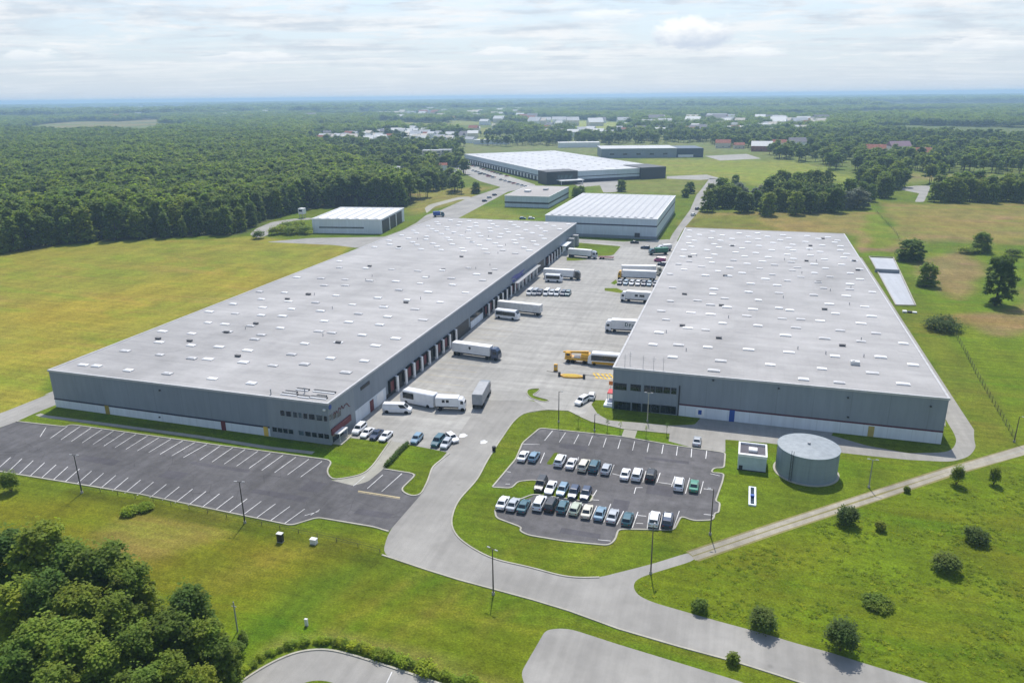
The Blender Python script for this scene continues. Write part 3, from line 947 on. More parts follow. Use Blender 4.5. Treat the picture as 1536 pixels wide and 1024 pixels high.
# right-hand wall: docks
WX = LX1
part(MB().box(WX, WX + .05, 140.6, 156.2, .05, 3.3), 'white_base', M['wpanel'], lw)
part(MB().box(WX, WX + .14, 147.6, 149.4, .05, 2.9), 'side_door', M['dkmaroon'], lw)
part(MB().box(WX + .05, WX + .12, 151.2, 154.6, .05, 3.1), 'roller_door', M['white'], lw)
part(MB().box(WX, WX + .16, on_x(541, 585, WX)[0], on_x(554, 577, WX)[0], 7.2, 8.0), 'louvre', M['dark'], lw)
part(MB().box(WX, WX + .1, 156.3, LY1 - 3, .02, 1.0), 'dock_base', M['dark'], lw)
COLM = MB().rbox(-.0, .7, -.5, .5, .02, 4.15, .04).mesh('dock_column', M['white'])
DOOR = MB().box(0, .16, -1.3, 1.3, 1.05, 3.7).mesh('dock_door', M['dkmaroon'])
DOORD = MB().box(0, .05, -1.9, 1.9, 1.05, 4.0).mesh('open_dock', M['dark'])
SHEL = MB().box(0, .5, -1.75, -1.3, 1.0, 4.0).box(0, .5, 1.3, 1.75, 1.0, 4.0).box(0, .55, -1.75, 1.75, 4.0, 4.3).mesh('dock_shelter', M['black'])
y = 159.4; k = 0
while y < LY1 - 6:
    lx, ly = WX - lw.location[0], y - lw.location[1]
    opening = 206 < y < 218 or 298 < y < 311 or 345 < y < 352
    if not opening and not 218 <= y < 230:
        link('dock_column', COLM, lw, (lx, ly + 2.6, 0))
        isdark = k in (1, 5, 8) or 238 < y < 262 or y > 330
        if 268 < y < 298:
            if k % 2:
                link('dock_door', DOOR, lw, (lx, ly, 0))
        else:
            link('open_dock' if isdark else 'dock_door', DOORD if isdark else DOOR, lw, (lx, ly, 0))
            link('dock_shelter', SHEL, lw, (lx, ly, 0))
    y += 5.2; k += 1
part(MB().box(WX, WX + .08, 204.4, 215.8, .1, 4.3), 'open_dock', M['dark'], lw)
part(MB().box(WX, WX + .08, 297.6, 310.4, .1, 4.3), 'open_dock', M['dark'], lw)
part(MB().box(WX, WX + .1, 217.4, 229.4, 2.6, 4.3), 'dock_window', M['glass'], lw)
part(MB().box(WX + .1, WX + .2, 217.4, 229.4, .2, 2.5), 'white_base', M['wpanel'], lw)
part(MB().box(WX, WX + 2.4, 264, 297, 4.4, 4.6), 'dock_canopy', M['grey'], lw)
part(MB().box(WX, WX + .1, 264, 297, .1, 4.3), 'pale_base', M['office'], lw)
part(MB().box(WX, WX + 3.0, 341, 352, 4.2, 4.4).box(WX, WX + .12, 341, 352, .1, 2.2), 'dock_canopy', M['wpanel'], lw)
part(MB().box(WX, WX + 3.4, 355, 357.4, 0, 5.4), 'dock_tower', M['grey'], lw)
part(MB().box(WX, WX + 3.4, 364, 367, 0, 5.4), 'dock_tower', M['grey'], lw)
em = MB(); 
for pts in ([(1050, 200), (1085, 165), (1120, 150), (1150, 125), (1165, 120), (1140, 150), (1175, 165), (1200, 160), (1170, 195), (1120, 205), (1085, 190)], [(1060, 205), (1085, 200), (1100, 215), (1075, 225)]):
    q = [on_x(560 + a / 5.12, 380 + b / 5.12, WX) for a, b in pts]
    em.face([(WX + .05, a, b) for a, b in q][::-1])
part(em, 'painted_mural', plain('violet wall paint', (.1, .1, .3), .6, var=.3), lw)
# roof furniture
S1 = zm(60, 380, 3.072, [(200, 515), (262, 520), (408, 540), (588, 555), (795, 578), (975, 600), (393, 450), (553, 468), (700, 485), (775, 488), (938, 503), (1075, 518), (1220, 512), (550, 410), (697, 425), (825, 432), (958, 448), (1160, 467), (1340, 485), (1495, 497), (1410, 550), (1415, 533), (700, 370), (565, 360), (865, 362), (1020, 377), (990, 397), (1220, 417), (1375, 410), (775, 320), (853, 327), (970, 335), (1108, 345), (1285, 360), (1345, 367), (1485, 378), (780, 270), (900, 278), (1020, 287), (1117, 290), (1310, 313), (1423, 318), (890, 235), (1027, 250), (1160, 257), (1293, 267), (1012, 178), (1020, 212), (1127, 182), (1145, 222), (1270, 228), (1440, 237), (1467, 280)])
S2 = zm(400, 330, 3.302, [(187, 612), (190, 717), (318, 688), (352, 605), (390, 760), (485, 700), (540, 623), (475, 572), (640, 588), (560, 520), (407, 507), (287, 502), (255, 552), (600, 480), (775, 495), (455, 467), (265, 452), (125, 440), (735, 443), (580, 432), (425, 420), (240, 410), (695, 397), (860, 408), (550, 387), (343, 375), (800, 358), (655, 348), (390, 325), (285, 325), (920, 322), (760, 315), (640, 305), (510, 302), (270, 290), (390, 295), (150, 285), (785, 285), (915, 290), (985, 360), (1070, 300), (1040, 270), (870, 250), (750, 253), (620, 245), (490, 240), (360, 237), (1130, 245), (1000, 238), (360, 205)])
pl = [g(a, b, LH) for a, b in S1 + S2]
pl = [p for p in pl if p[1] < 290]
for r_ in range(12):
    for c_ in range(7):
        pl.append((LX0 + 6 + c_ * 10.6 + (r_ % 2) * 4.5 + random.uniform(-1.6, 1.6), 292 + r_ * 7.0 + random.uniform(-1.5, 1.5)))
pl = [p for p in dedupe(pl) if LX0 + 2 < p[0] < LX1 - 2 and LY0 + 2 < p[1] < LY1 - 2]
DK = [g(*p, LH) for p in zm(60, 380, 3.072, [(545, 395), (690, 405), (912, 475), (1375, 412), (860, 365), (995, 325), (1238, 190), (1140, 212)]) + zm(400, 330, 3.302, [(510, 230), (875, 247), (1107, 265), (655, 135), (1015, 110), (205, 370), (690, 410), (580, 430), (965, 183)])]
roof_items(lw, lroof, pl, LH, DK)
lv = MB()
LVZ = [((175, 62), (360, 82)), ((215, 40), (360, 52)), ((545, 30), (795, 58)), ((370, 92), (500, 108)), ((510, 100), (690, 128)), ((580, 88), (690, 100)), ((350, 12), (500, 22))]
for a, b in LVZ:
    q = zm(400, 580, 7.68, [a, b])
    x0, y0 = g(*q[0], LH + .3); x1, y1 = g(*q[1], LH + .3)
    d = MB(); d.box(x0, x1, y0 - .3, y0 + .3, LH + .0, LH + .3)
    part(d, 'roof_louvre', M['dark'], lw, lroof)
    d = MB(); d.box(x0, x1, y0 - .68, y0 - .31, LH + .0, LH + .22)
    part(d, 'louvre_panel', M['white'], lw, lroof)
for p in zm(400, 580, 7.68, [(50, 85), (440, 70)]):
    x, y = g(*p, LH)
    link('vent_pipe', PIPE, lroof, (x - lw.location[0], y - lw.location[1], LH))

# ---- right warehouse
RX0, RX1, RY0, RY1, RH = -26.68, 44.5, 165.9, 369.2, 10.6
rw = thing('warehouse', 'grey flat-roofed warehouse behind the staff car park and water tank', 'warehouse', ((RX0 + RX1) / 2, (RY0 + RY1) / 2, 0))
part(MB().box(RX0, RX1, RY0, RY1, 0, RH - .3), 'wall', M['wall'], rw)
rroof = part(MB().box(RX0 - .12, RX1 + .12, RY0 - .12, RY1 + .12, RH - .3, RH), 'roof', M['roof'], rw)
ed = MB()
for b in ((RX0 - .2, RX1 + .2, RY0 - .2, RY0 + .3), (RX0 - .2, RX1 + .2, RY1 - .3, RY1 + .2), (RX0 - .2, RX0 + .3, RY0 + .3, RY1 - .3), (RX1 - .3, RX1 + .2, RY0 + .3, RY1 - .3)):
    ed.box(*b, RH - .36, RH + .1)
part(ed, 'roof_edge', M['edge'], rw, rroof)
XR = on_y(1017, 620, RY0)[0]
part(MB().box(XR, RX1 - .02, RY0 - .06, RY0, .05, 2.75), 'white_base', M['wpanel'], rw)
part(MB().box(XR, RX1 + .03, RY0 - .1, RY0, 2.75, 3.1), 'trim_band', M['maroon'], rw)
part(MB().tube((XR, RY0 - .12, .1), (XR, RY0 - .12, 7.6), .14, n=8), 'downpipe', M['dark'], rw)
RF = RY0 - .02
zx([(518, 615), (645, 725), (750, 795), (800, 835), (840, 893), (898, 950), (958, 998)], lambda x: 582 + (x - 515) * .088, lambda x: 632 + (x - 515) * .08, ('y', RF), 5.12, 820, 460, None, 'dark')
zx([(518, 645), (655, 725), (735, 800), (805, 870), (875, 995)], lambda x: 722 + (x - 515) * .09, lambda x: 784 + (x - 515) * .085, ('y', RF), 5.12, 820, 460, None, 'dark')
x0, x1 = on_y(1094, 620, RY0)[0], on_y(1102, 621, RY0)[0]
part(MB().box(x0, x1, RY0 - .15, RY0, .05, 2.9), 'blue_door', M['blue'], rw)
x0, x1 = on_y(1302, 645, RY0)[0], on_y(1311, 646, RY0)[0]
part(MB().box(x0, x1, RY0 - .15, RY0, .05, 2.5), 'yellow_door', plain('ochre panel', (.42, .33, .1)), rw)
ex = on_y(1050, 617, RY0)[0]
part(MB().box(ex - 1.0, ex + 1.0, RY0 - .12, RY0, .5, 2.4), 'sign_board', M['white'], rw)
part(MB().box(ex - .4, ex + .4, RY0 - .15, RY0 - .12, .95, 2.05), 'blue_emblem', M['blue'], rw)
for (a, b) in ((1070, 570), (1168, 582), (1272, 596), (1396, 609), (1272, 625)):
    x, z = on_y(a, b, RY0)
    part(MB().rbox(x - .2, x + .2, RY0 - .35, RY0, z - .15, z + .15, .04), 'wall_light', M['dark'], rw)
for (a, b) in ((240, 585), (240, 625)):
    x, z = on_y(a, b, LY0)
    part(MB().rbox(x - .2, x + .2, LY0 - .3, LY0, z - .15, z + .15, .04), 'wall_light', M['dark'], lw)
# entrance at the left corner of the office
part(MB().box(RX0 - 1.7, RX0 - .05, RY0 + 2.4, RY0 + 5.2, 2.7, 2.95), 'entrance_canopy', M['red'], rw)
part(MB().box(RX0 - 2.2, RX0 - .05, RY0 + .4, RY0 + 4.4, 0, .5).box(RX0 - 1.5, RX0 - .05, RY0 + .8, RY0 + 4.2, .5, .9), 'entrance_step', M['wpanel'], rw)
part(MB().tube((RX0 - 1.6, RY0 + 2.5, 0), (RX0 - 1.6, RY0 + 2.5, 2.7), .08).tube((RX0 - 1.6, RY0 + 5.1, 0), (RX0 - 1.6, RY0 + 5.1, 2.7), .08), 'canopy_post', M['white'], rw)
part(MB().box(RX0 - .1, RX0, RY0 + 3, RY0 + 8, 1.0, 3.0), 'entrance_glass', M['glass'], rw)
S3 = zm(960, 330, 3.072, [(60, 575), (178, 577), (312, 587), (500, 598), (686, 610), (150, 633), (372, 650), (600, 667), (838, 686), (1070, 705), (1212, 757), (898, 628), (1108, 633), (1258, 668), (340, 695), (753, 735), (918, 750), (850, 547), (670, 533), (1018, 560), (1087, 523), (1213, 570), (922, 510), (718, 497), (543, 488), (380, 477), (302, 507), (220, 498), (120, 460), (88, 520), (235, 427), (325, 435), (655, 455), (830, 465), (1018, 477), (740, 458), (492, 442), (98, 420), (520, 412), (640, 407), (690, 417), (900, 432), (1067, 445), (1035, 400), (872, 388), (545, 370), (390, 362), (325, 392), (400, 403), (140, 375), (265, 372), (950, 350), (800, 347), (640, 337), (500, 333), (335, 343), (965, 320), (845, 315), (632, 302), (510, 295), (340, 320), (150, 313), (1070, 333), (820, 250), (740, 218), (615, 265), (535, 235)])
pl = [g(a, b, RH) for a, b in S3]
pl = [p for p in pl if p[1] < 268]
for r_ in range(13):
    for c_ in range(7):
        pl.append((RX0 + 4 + c_ * 10 + (r_ % 2) * 4 + random.uniform(-1.6, 1.6), 268 + r_ * 7.6 + random.uniform(-1.6, 1.6)))
pl = [p for p in dedupe(pl) if RX0 + 2 < p[0] < RX1 - 2 and RY0 + 2 < p[1] < RY1 - 2]
DK = [g(*p, RH) for p in zm(960, 330, 3.072, [(363, 545), (375, 395), (850, 413), (392, 258), (823, 287), (767, 190), (205, 343), (932, 580), (195, 488), (1003, 232), (425, 120), (785, 120), (843, 87), (985, 190), (230, 170)])]
roof_items(rw, rroof, pl, RH, DK)
x, y = g(960 + 990 / 3.072, 330 + 665 / 3.072, RH)
link('air_unit', UNIT, rroof, (x - rw.location[0], y - rw.location[1], RH))
AER = MB().tube((0, 0, 0), (0, 0, 3.2), .05, .03, 5).tube((-.5, 0, 2.6), (.5, 0, 2.6), .03, n=4).tube((-.35, 0, 2.1), (.35, 0, 2.1), .03, n=4).mesh('aerial', M['grey'])
for p in zm(820, 460, 5.12, [(600, 460), (640, 440), (740, 470), (820, 480), (895, 485)]):
    x, y = g(*p, RH)
    link('aerial', AER, rroof, (x - rw.location[0], y - rw.location[1], RH))


# ---- the warehouses beyond
def shed(name, label, cat, org, rz, W, D, h, walls, roofm, bands=(), overs=.15, ridges=None):
    """W along local x, D along local y, org = near-left corner"""
    t = thing(name, label, cat, (org[0], org[1], 0), rz)
    MB().box(0, W, 0, D, 0, h - .25).build('wall', walls, t)
    rf = MB().box(-overs, W + overs, -overs, D + overs, h - .25, h).build('roof', roofm, t)
    for z0, z1, mt, pr in bands:
        MB().box(-pr, W + pr, -pr, D + pr, z0, z1).build('trim_band', mt, t)
    MB().box(-.25, W + .25, -.25, .15, h - .3, h + .12).box(-.25, W + .25, D - .15, D + .25, h - .3, h + .12).box(-.25, .15, .15, D - .15, h - .3, h + .12).box(W - .15, W + .25, .15, D - .15, h - .3, h + .12).build('roof_edge', M['white'], rf)
    return t, rf


w3, rf = shed('warehouse', 'white ribbed-roof warehouse with a dark band, behind the two large grey roofs', 'warehouse', (-102.6, 391), 0, 59.8, 98, 10.8, M['lwall'], M['roof2'], ((6.6, 7.3, M['navy'], .08), (0, 1.6, M['wall'], .06)))
rib = MB().prism([(-.9, 0), (.9, 0), (.25, .55), (-.25, .55)], 0, 1)
ribm = MB(); ribm.loft([[(-1.1, 0, 0), (1.1, 0, 0), (.4, 0, .4), (-.4, 0, .4)], [(-1.1, 94, 0), (1.1, 94, 0), (.4, 94, .4), (-.4, 94, .4)]])
ribme = ribm.mesh('roof_rib', M['roof2'])
for k in range(14):
    link('roof_rib', ribme, rf, (3.2 + k * 4.1, 2, 10.8))
MB().box(48.5, 51.2, -.25, 0, 1.0, 3.2).build('service_door', M['dark'], w3)
w4, rf = shed('office_block', 'low pale office block with a brown flat roof beside the back road', 'office building', (-157.5, 490.5), 0, 31, 60, 7.6, M['lwall'], roofmat('brown roof felt', (.3, .28, .26), 3), ((2.5, 3.6, M['dark'], .08),))
MB().rbox(8, 12, 20, 25, 7.6, 9.0, .15).build('air_unit', M['offwhite'], rf)
MB().rbox(18, 21, 34, 39, 7.6, 8.7, .15).build('air_unit', M['grey'], rf)
RZ5 = math.atan2(70, 89)
w5, rf = shed('warehouse', 'huge white-roofed distribution warehouse far behind, with a glazed corner entrance', 'warehouse', (-162, 632), RZ5, 113, 243, 9.6, M['lwall'], M['roof2'], ((4.6, 5.2, M['dark'], .08), (0, 2.6, M['navy'], .1)))
MB().box(-5, 24, -5, 14, 0, 10.6).build('entrance_block', M['dark'], w5)
MB().box(5, 19, -5.2, -5, .4, 7.4).build('entrance_glass', M['glass2'], w5)
MB().box(4, 26, -14, -5.2, 3.2, 3.7).tube((5, -13, 0), (5, -13, 3.2), .3).tube((25, -13, 0), (25, -13, 3.2), .3).build('entrance_canopy', M['white'], w5)
MB().box(88, 113.4, -3, 30, 0, 10.2).build('end_block', M['dark'], w5)
MB().box(-.5, 0, 20, 235, 1.0, 4.2).build('dock_strip', M['dark'], w5)
dm = MB().box(-.8, -.5, -1.3, 1.3, 1.0, 4.2).mesh('dock_door', M['white'])
for k in range(26):
    link('dock_door', dm, w5, (0, 26 + k * 8, 0))
sm_ = MB()
for i in range(7):
    for j in range(13):
        sm_.box(9 + i * 15, 11.5 + i * 15, 9 + j * 18, 10.4 + j * 18, 9.6, 9.85)
tag(sm_.build('skylight', M['offwhite'], rf), kind='stuff')
w6, rf = shed('warehouse', 'long grey warehouse with a dark blue end, farthest back by the green field', 'warehouse', (-170, 912), R(16), 90, 55, 11, M['wall'], M['roof2'], ())
MB().box(90.2, 122, .5, 50, 0, 10.6).build('dark_end', plain('blue glass wall', (.02, .04, .08), .3), w6)
MB().box(92, 110, -.4, .5, .4, 3.2).build('loading_bay', M['white'], w6)
wn = MB().box(0, 5, -.12, 0, 3.6, 5.4).mesh('window', M['glass'])
for k in range(5):
    link('window', wn, w6, (10 + k * 16, 0, 0))
w7, rf = shed('storage_shed', 'white metal storage shed with an open dark end at the edge of the forest', 'shed', g(469.5, 349.5), R(9), 40, 46, 8.0, M['wpanel'], M['roof2'], ())
MB().box(4, 30, -.1, 0, 2.9, 3.7).build('window_strip', M['glass2'], w7)
MB().box(40, 40.25, 2, 40, .1, 7.0).build('open_bay', M['dark'], w7)
MB().box(40.25, 40.6, 14, 15, .1, 6.9).box(40.25, 40.6, 27, 28, .1, 6.9).build('bay_post', M['white'], w7)
for k in range(7):
    MB().loft([[(2 + k * 5.6, 1, 8.0), (5.4 + k * 5.6, 1, 8.0), (3.7 + k * 5.6, 1, 8.5)], [(2 + k * 5.6, 40, 8.0), (5.4 + k * 5.6, 40, 8.0), (3.7 + k * 5.6, 40, 8.5)]]).build('roof_rib', M['white'], rf)
# kiosk on a post and two pale blocks
kx, ky = g(454, 327)
kt = thing('silo', 'small white elevated cabin on legs beside the forest lane', 'cabin', (kx, ky, 0))
MB().rbox(-1.8, 1.8, -1.8, 1.8, 2.6, 6.2, .2).build('cabin', M['white'], kt)
MB().tube((-1.2, -1.2, 0), (-1.2, -1.2, 2.6), .2).tube((1.2, -1.2, 0), (1.2, -1.2, 2.6), .2).tube((-1.2, 1.2, 0), (-1.2, 1.2, 2.6), .2).tube((1.2, 1.2, 0), (1.2, 1.2, 2.6), .2).build('legs', M['grey'], kt)
MB().box(-1.2, 1.2, -1.86, -1.8, 4.2, 5.4).build('window', M['glass'], kt)
for px, py, w_, h_, lab in ((647, 243, 22, 13, 'wider of two pale blocks standing among the trees left of the far white-roofed warehouse'), (666, 242, 15, 13, 'narrower of two pale blocks, next to the far white-roofed warehouse')):
    x, y = g(px, py)
    b, rf = shed('apartment_block', lab, 'building', (x - w_ / 2, y), R(12), w_, 12, h_, M['cream'], M['roof2'], ())
    for fl in range(4):
        MB().box(1, w_ - 1, -.08, 0, 1.2 + fl * 3, 2.6 + fl * 3).build('window_row', M['glass2'], b)

# ---- water tank
tr = 5.8
tx, ty = g(1206, 726.5)
dv = Vector((tx, ty)).normalized()
tx, ty = tx + dv.x * tr, ty + dv.y * tr
tz = 5.6
tk = thing('water_tank', 'round steel blue-grey water tank on the lawn in front of the right warehouse', 'tank', (tx, ty, 0))
circ = [(math.cos(2 * math.pi * k / 48), math.sin(2 * math.pi * k / 48)) for k in range(48)]
wl_ = MB().loft([[(c * r_, s * r_, z) for c, s in circ] for r_, z in ((tr, .0), (tr, tz - .08), (tr + .1, tz - .08), (tr + .1, tz + .02))], True).build('wall', M['tank'], tk)
rf = MB().loft([[(c * r_, s * r_, z) for c, s in circ] for r_, z in ((tr - .05, tz + .025), (tr * .5, tz + .28), (.3, tz + .45))]).build('roof', plain('tank roof', (.25, .28, .3), .6, .35, .1, .14), tk)
MB().tube((0, 0, tz + .4), (0, 0, tz + .8), .3, n=10).build('roof_cap', M['grey'], rf)
for k in range(0, 48, 4):
    c, s = circ[k]
    MB().tube((c * (tr + .02), s * (tr + .02), .05), (c * (tr + .02), s * (tr + .02), tz - .1), .02, n=4).build('seam', M['tank'], wl_)
la = R(238)
lm = MB()
for o_ in (-.22, .22):
    c, s = math.cos(la) * (tr + .3), math.sin(la) * (tr + .3)
    ox, oy = -math.sin(la) * o_, math.cos(la) * o_
    lm.tube((c + ox, s + oy, .1), (c + ox, s + oy, tz + .9), .05, n=5)
for k in range(18):
    z = .3 + k * .3
    c, s = math.cos(la) * (tr + .3), math.sin(la) * (tr + .3)
    lm.tube((c + math.sin(la) * .22, s - math.cos(la) * .22, z), (c - math.sin(la) * .22, s + math.cos(la) * .22, z), .03, n=4)
lm.build('ladder', M['dark'], tk)
MB().loft([[(c * r_, s * r_, z) for c, s in circ] for r_, z in ((tr + .45, -.01), (tr + .45, .12), (tr + .02, .12), (tr + .02, -.01))], False).build('base_ring', M['kerb'], tk)
# ---- pump house
ph = thing('pump_house', 'small pale blue pump house with an open parapet roof beside the round tank', 'pump house', (g(1106, 703.5)[0], g(1106, 703.5)[1], 0))
hw, hd, hh = 5.4, 5.8, 3.5
MB().box(0, hw, 0, hd, 0, hh - .5).build('wall', plain('pale blue panel', (.42, .5, .52), .55, var=.1), ph)
MB().box(.25, hw - .25, .25, hd - .25, hh - .5, hh - .42).build('roof', plain('dark roof felt', (.09, .085, .1), .8), ph)
MB().box(-.08, hw + .08, -.08, .25, hh - .5, hh).box(-.08, hw + .08, hd - .25, hd + .08, hh - .5, hh).box(-.08, .25, .25, hd - .25, hh - .5, hh).box(hw - .25, hw + .08, .25, hd - .25, hh - .5, hh).build('parapet', M['white'], ph)
MB().rbox(1.9, 3.6, 2.1, 3.6, hh - .42, hh + .15, .1).build('air_unit', M['white'], ph)
MB().box(.3, hw - .3, .4, 1.2, hh - .42, hh - .3).build('roof_panel', M['offwhite'], ph)
MB().box(.25, .95, -.06, 0, .05, 1.0).build('hatch', M['dark'], ph)
MB().box(-.1, hw + .1, -.1, 0, .0, .16).build('plinth', M['dark'], ph)
# ---- grated pit
px0, py0 = g(1122.5, 758)
px1, py1 = g(1134, 732)
pit = thing('grated_pit', 'long narrow pit with a white concrete rim in the lawn', 'pit', ((px0 + px1) / 2, (py0 + py1) / 2, 0))
pw, pd = abs(px1 - px0) / 2, abs(py1 - py0) / 2
MB().box(-pw, pw, -pd, -pd + .35, 0, .3).box(-pw, pw, pd - .35, pd, 0, .3).box(-pw, -pw + .35, -pd + .35, pd - .35, 0, .3).box(pw - .35, pw, -pd + .35, pd - .35, 0, .3).build('rim', M['wpanel'], pit)
gr = MB().box(-pw + .35, pw - .35, -pd + .35, pd - .35, .02, .06)
for k in range(12):
    yy = -pd + .5 + k * (2 * pd - 1) / 11
    gr.box(-pw + .35, pw - .35, yy - .04, yy + .04, .06, .16)
gr.build('grating', M['glass2'], pit)
MB().rbox(-.35, .35, -.5, .3, .17, .5, .06).build('pump', M['blue'], pit)
# ---- settling basin beside the right warehouse
b0 = G([(1303.6, 385), (1340, 386.7), (1373.4, 458.5), (1343.7, 458)])
bs = thing('settling_basin', 'long narrow concrete basin on the grass beside the right warehouse', 'basin', (b0[3][0], b0[3][1], 0))
bm = MB()
for i in range(4):
    bm = kerb_mb(bm, [b0[i], b0[(i + 1) % 4]], .4, .35)
part(bm, 'rim', M['kerb'], bs)
c0, c1 = g(1312, 408), g(1348, 409)
part(MB().box(c0[0], c1[0], c0[1] - .3, c0[1] + .3, 0.01, 1.5), 'cross_wall', M['office'], bs)
part(MB().box(c0[0] - 5, c0[0] - 3.6, c0[1] + 2, c0[1] + 22, .01, 1.2), 'channel', M['offwhite'], bs)
hx, hy = g(1364, 469)
hb = thing('valve_chamber', 'small white valve chamber with a dark lid below the concrete basin', 'valve box', (hx, hy, 0))
MB().rbox(-2.2, -.8, -.7, .7, 0, .7, .1).rbox(.9, 2.3, -.6, .6, 0, .5, .1).build('chamber', M['white'], hb)
MB().rbox(-.6, .7, -.6, .6, 0, .6, .1).build('lid', M['dark'], hb)

# ------------------------------------------------------------------ vehicles
def paintmat(name, c):
    k = K(name, .32, .5)
    k.b.inputs['Coat Weight'].default_value = .6
    k.b.inputs['Coat Roughness'].default_value = .06
    k.color(k.scale(c, k.rng(k.noise(.8, 3), .3, .7, .92, 1.06)))
    return k.m


P = {n: paintmat(n + ' car paint', c) for n, c in dict(white=(.75, .76, .77), silver=(.4, .43, .46), blue=(.16, .27, .36), teal=(.025, .1, .13), navy=(.02, .04, .09), black=(.016, .018, .02), green=(.06, .25, .16), cream=(.6, .57, .46), lime=(.42, .47, .36), red=(.4, .03, .05), yellow=(.7, .38, .02), magenta=(.4, .05, .18), grey=(.2, .22, .23)).items()}
M['headlight'] = plain('headlight glass', (.75, .78, .8), .1, .6)
M['taillight'] = plain('tail light', (.35, .01, .01), .2, .5)


def car_parts(kind):
    """x forward, z up; returns [(part name, mesh, painted)]"""
    S = dict(sedan=(4.5, .88, .92, 1.42, (-1.15, .35, -.95 - .35, -1.85 + .1)), hatch=(4.2, .88, .98, 1.52, (-1.15, -.45, 1.75, 2.0)), suv=(4.7, .94, 1.08, 1.74, (-1.2, -.5, 2.05, 2.25)), van=(5.3, .98, 1.2, 2.15, (-1.9, -1.1, 2.5, 2.62)))
    L, w, belt, roof, _ = S[kind]
    hl = L / 2
    if kind == 'sedan':
        wb, wt, rt, rb, hood, trunk = hl - 1.25, hl - 1.95, -hl + 1.35, -hl + .65, .84, .92
    elif kind == 'hatch':
        wb, wt, rt, rb, hood, trunk = hl - 1.0, hl - 1.75, -hl + .55, -hl + .15, .92, .98
    elif kind == 'suv':
        wb, wt, rt, rb, hood, trunk = hl - 1.15, hl - 1.85, -hl + .35, -hl + .1, 1.02, 1.08
    else:
        wb, wt, rt, rb, hood, trunk = hl - .55, hl - 1.35, -hl + .12, -hl + .04, 1.12, 1.2

    def sec(x, ws, z0, z1):
        return [(x, -ws * .9, z0), (x, ws * .9, z0), (x, ws, z0 + .2), (x, ws, z1 - .13), (x, ws * .9, z1), (x, -ws * .9, z1), (x, -ws, z1 - .13), (x, -ws, z0 + .2)]
    body = MB()
    body.loft([sec(-hl, w * .82, .38, trunk - .18), sec(-hl + .12, w * .94, .28, trunk - .02), sec(-hl + .6, w, .24, trunk), sec(rb + .1, w, .22, belt), sec(wb, w, .22, belt - .02), sec(hl - .8, w * .98, .22, (hood + belt) / 2), sec(hl - .18, w * .9, .27, hood - .14), sec(hl, w * .78, .36, hood - .3)])
    wb2, wt2 = w * .9, w * .74
    lo = [(rb, -wb2, belt - .03), (wb, -wb2, belt - .05), (wb, wb2, belt - .05), (rb, wb2, belt - .03)]
    up = [(rt, -wt2, roof - .05), (wt, -wt2, roof - .05), (wt, wt2, roof - .05), (rt, wt2, roof - .05)]
    cap = [(rt + .12, -wt2 * .85, roof), (wt - .14, -wt2 * .85, roof), (wt - .14, wt2 * .85, roof), (rt + .12, wt2 * .85, roof)]
    body.loft([lo, up, cap])
    out = [('body', body.mesh('car_body', P['white']), True)]

    def pane(q, d, s0=.08, s1=.92, t0=.14, t1=.9):
        """q: bottom a, bottom b, top b, top a"""
        a, b, c, e = [Vector(v) for v in q]
        n = (b - a).cross(e - a).normalized() * d
        P_ = lambda s, t: (a.lerp(b, s)).lerp(e.lerp(c, s), t) + n
        return MB().face([P_(s0, t0), P_(s1, t0), P_(s1, t1), P_(s0, t1)])
    out.append(('windscreen', pane((lo[1], lo[2], up[2], up[1]), .012).mesh('windscreen', M['glass']), False))
    if kind != 'van':
        out.append(('rear_window', pane((lo[3], lo[0], up[0], up[3]), .012).mesh('rear_window', M['glass']), False))
    s1 = .97 if kind != 'van' else .98
    s0 = .05 if kind != 'van' else .72
    out.append(('side_window', pane((lo[0], lo[1], up[1], up[0]), .012, s0, s1).mesh('side_window', M['glass']), False))
    out.append(('side_window', pane((lo[2], lo[3], up[3], up[2]), .012, 1 - s1, 1 - s0).mesh('side_window', M['glass']), False))
    wr = .33 if kind in ('sedan', 'hatch') else .38
    for sx in (hl - .85, -hl + .85):
        for sy in (-1, 1):
            out.append(('wheel', MB().tube((sx, sy * (w - .16), wr), (sx, sy * (w + .02), wr), wr, n=14).mesh('wheel', M['black']), False))
    for sy in (-1, 1):
        y0, y1 = sorted((sy * w * .48, sy * w * .78))
        out.append(('headlight', MB().box(hl - .12, hl - .015, y0, y1, hood - .34, hood - .2).mesh('headlight', M['headlight']), False))
        out.append(('taillight', MB().box(-hl - .015, -hl + .1, y0, y1, trunk - .36, trunk - .2).mesh('taillight', M['taillight']), False))
    return out


CARP = {k_: car_parts(k_) for k_ in ('sedan', 'hatch', 'suv', 'van')}


def car(px, py, kind, paint_, face, label, group=None, z=.7, name='parked_car', cat='car', rz=None, dz=.02):
    x, y = g(px, py, z)
    t = thing(name, label, cat, (x, y, dz), R(face) + random.uniform(-.03, .03) if rz is None else rz, group)
    if group == GL:
        t.scale = (1.02, 1.0, 1.0)
    for pn, me, painted in CARP[kind]:
        o = link(pn, me, t)
        if painted:
            o.material_slots[0].link = 'OBJECT'
            o.material_slots[0].material = P[paint_]
    return t


def zc(p):
    return 680 + p[0] / 3.835, 560 + p[1] / 3.835


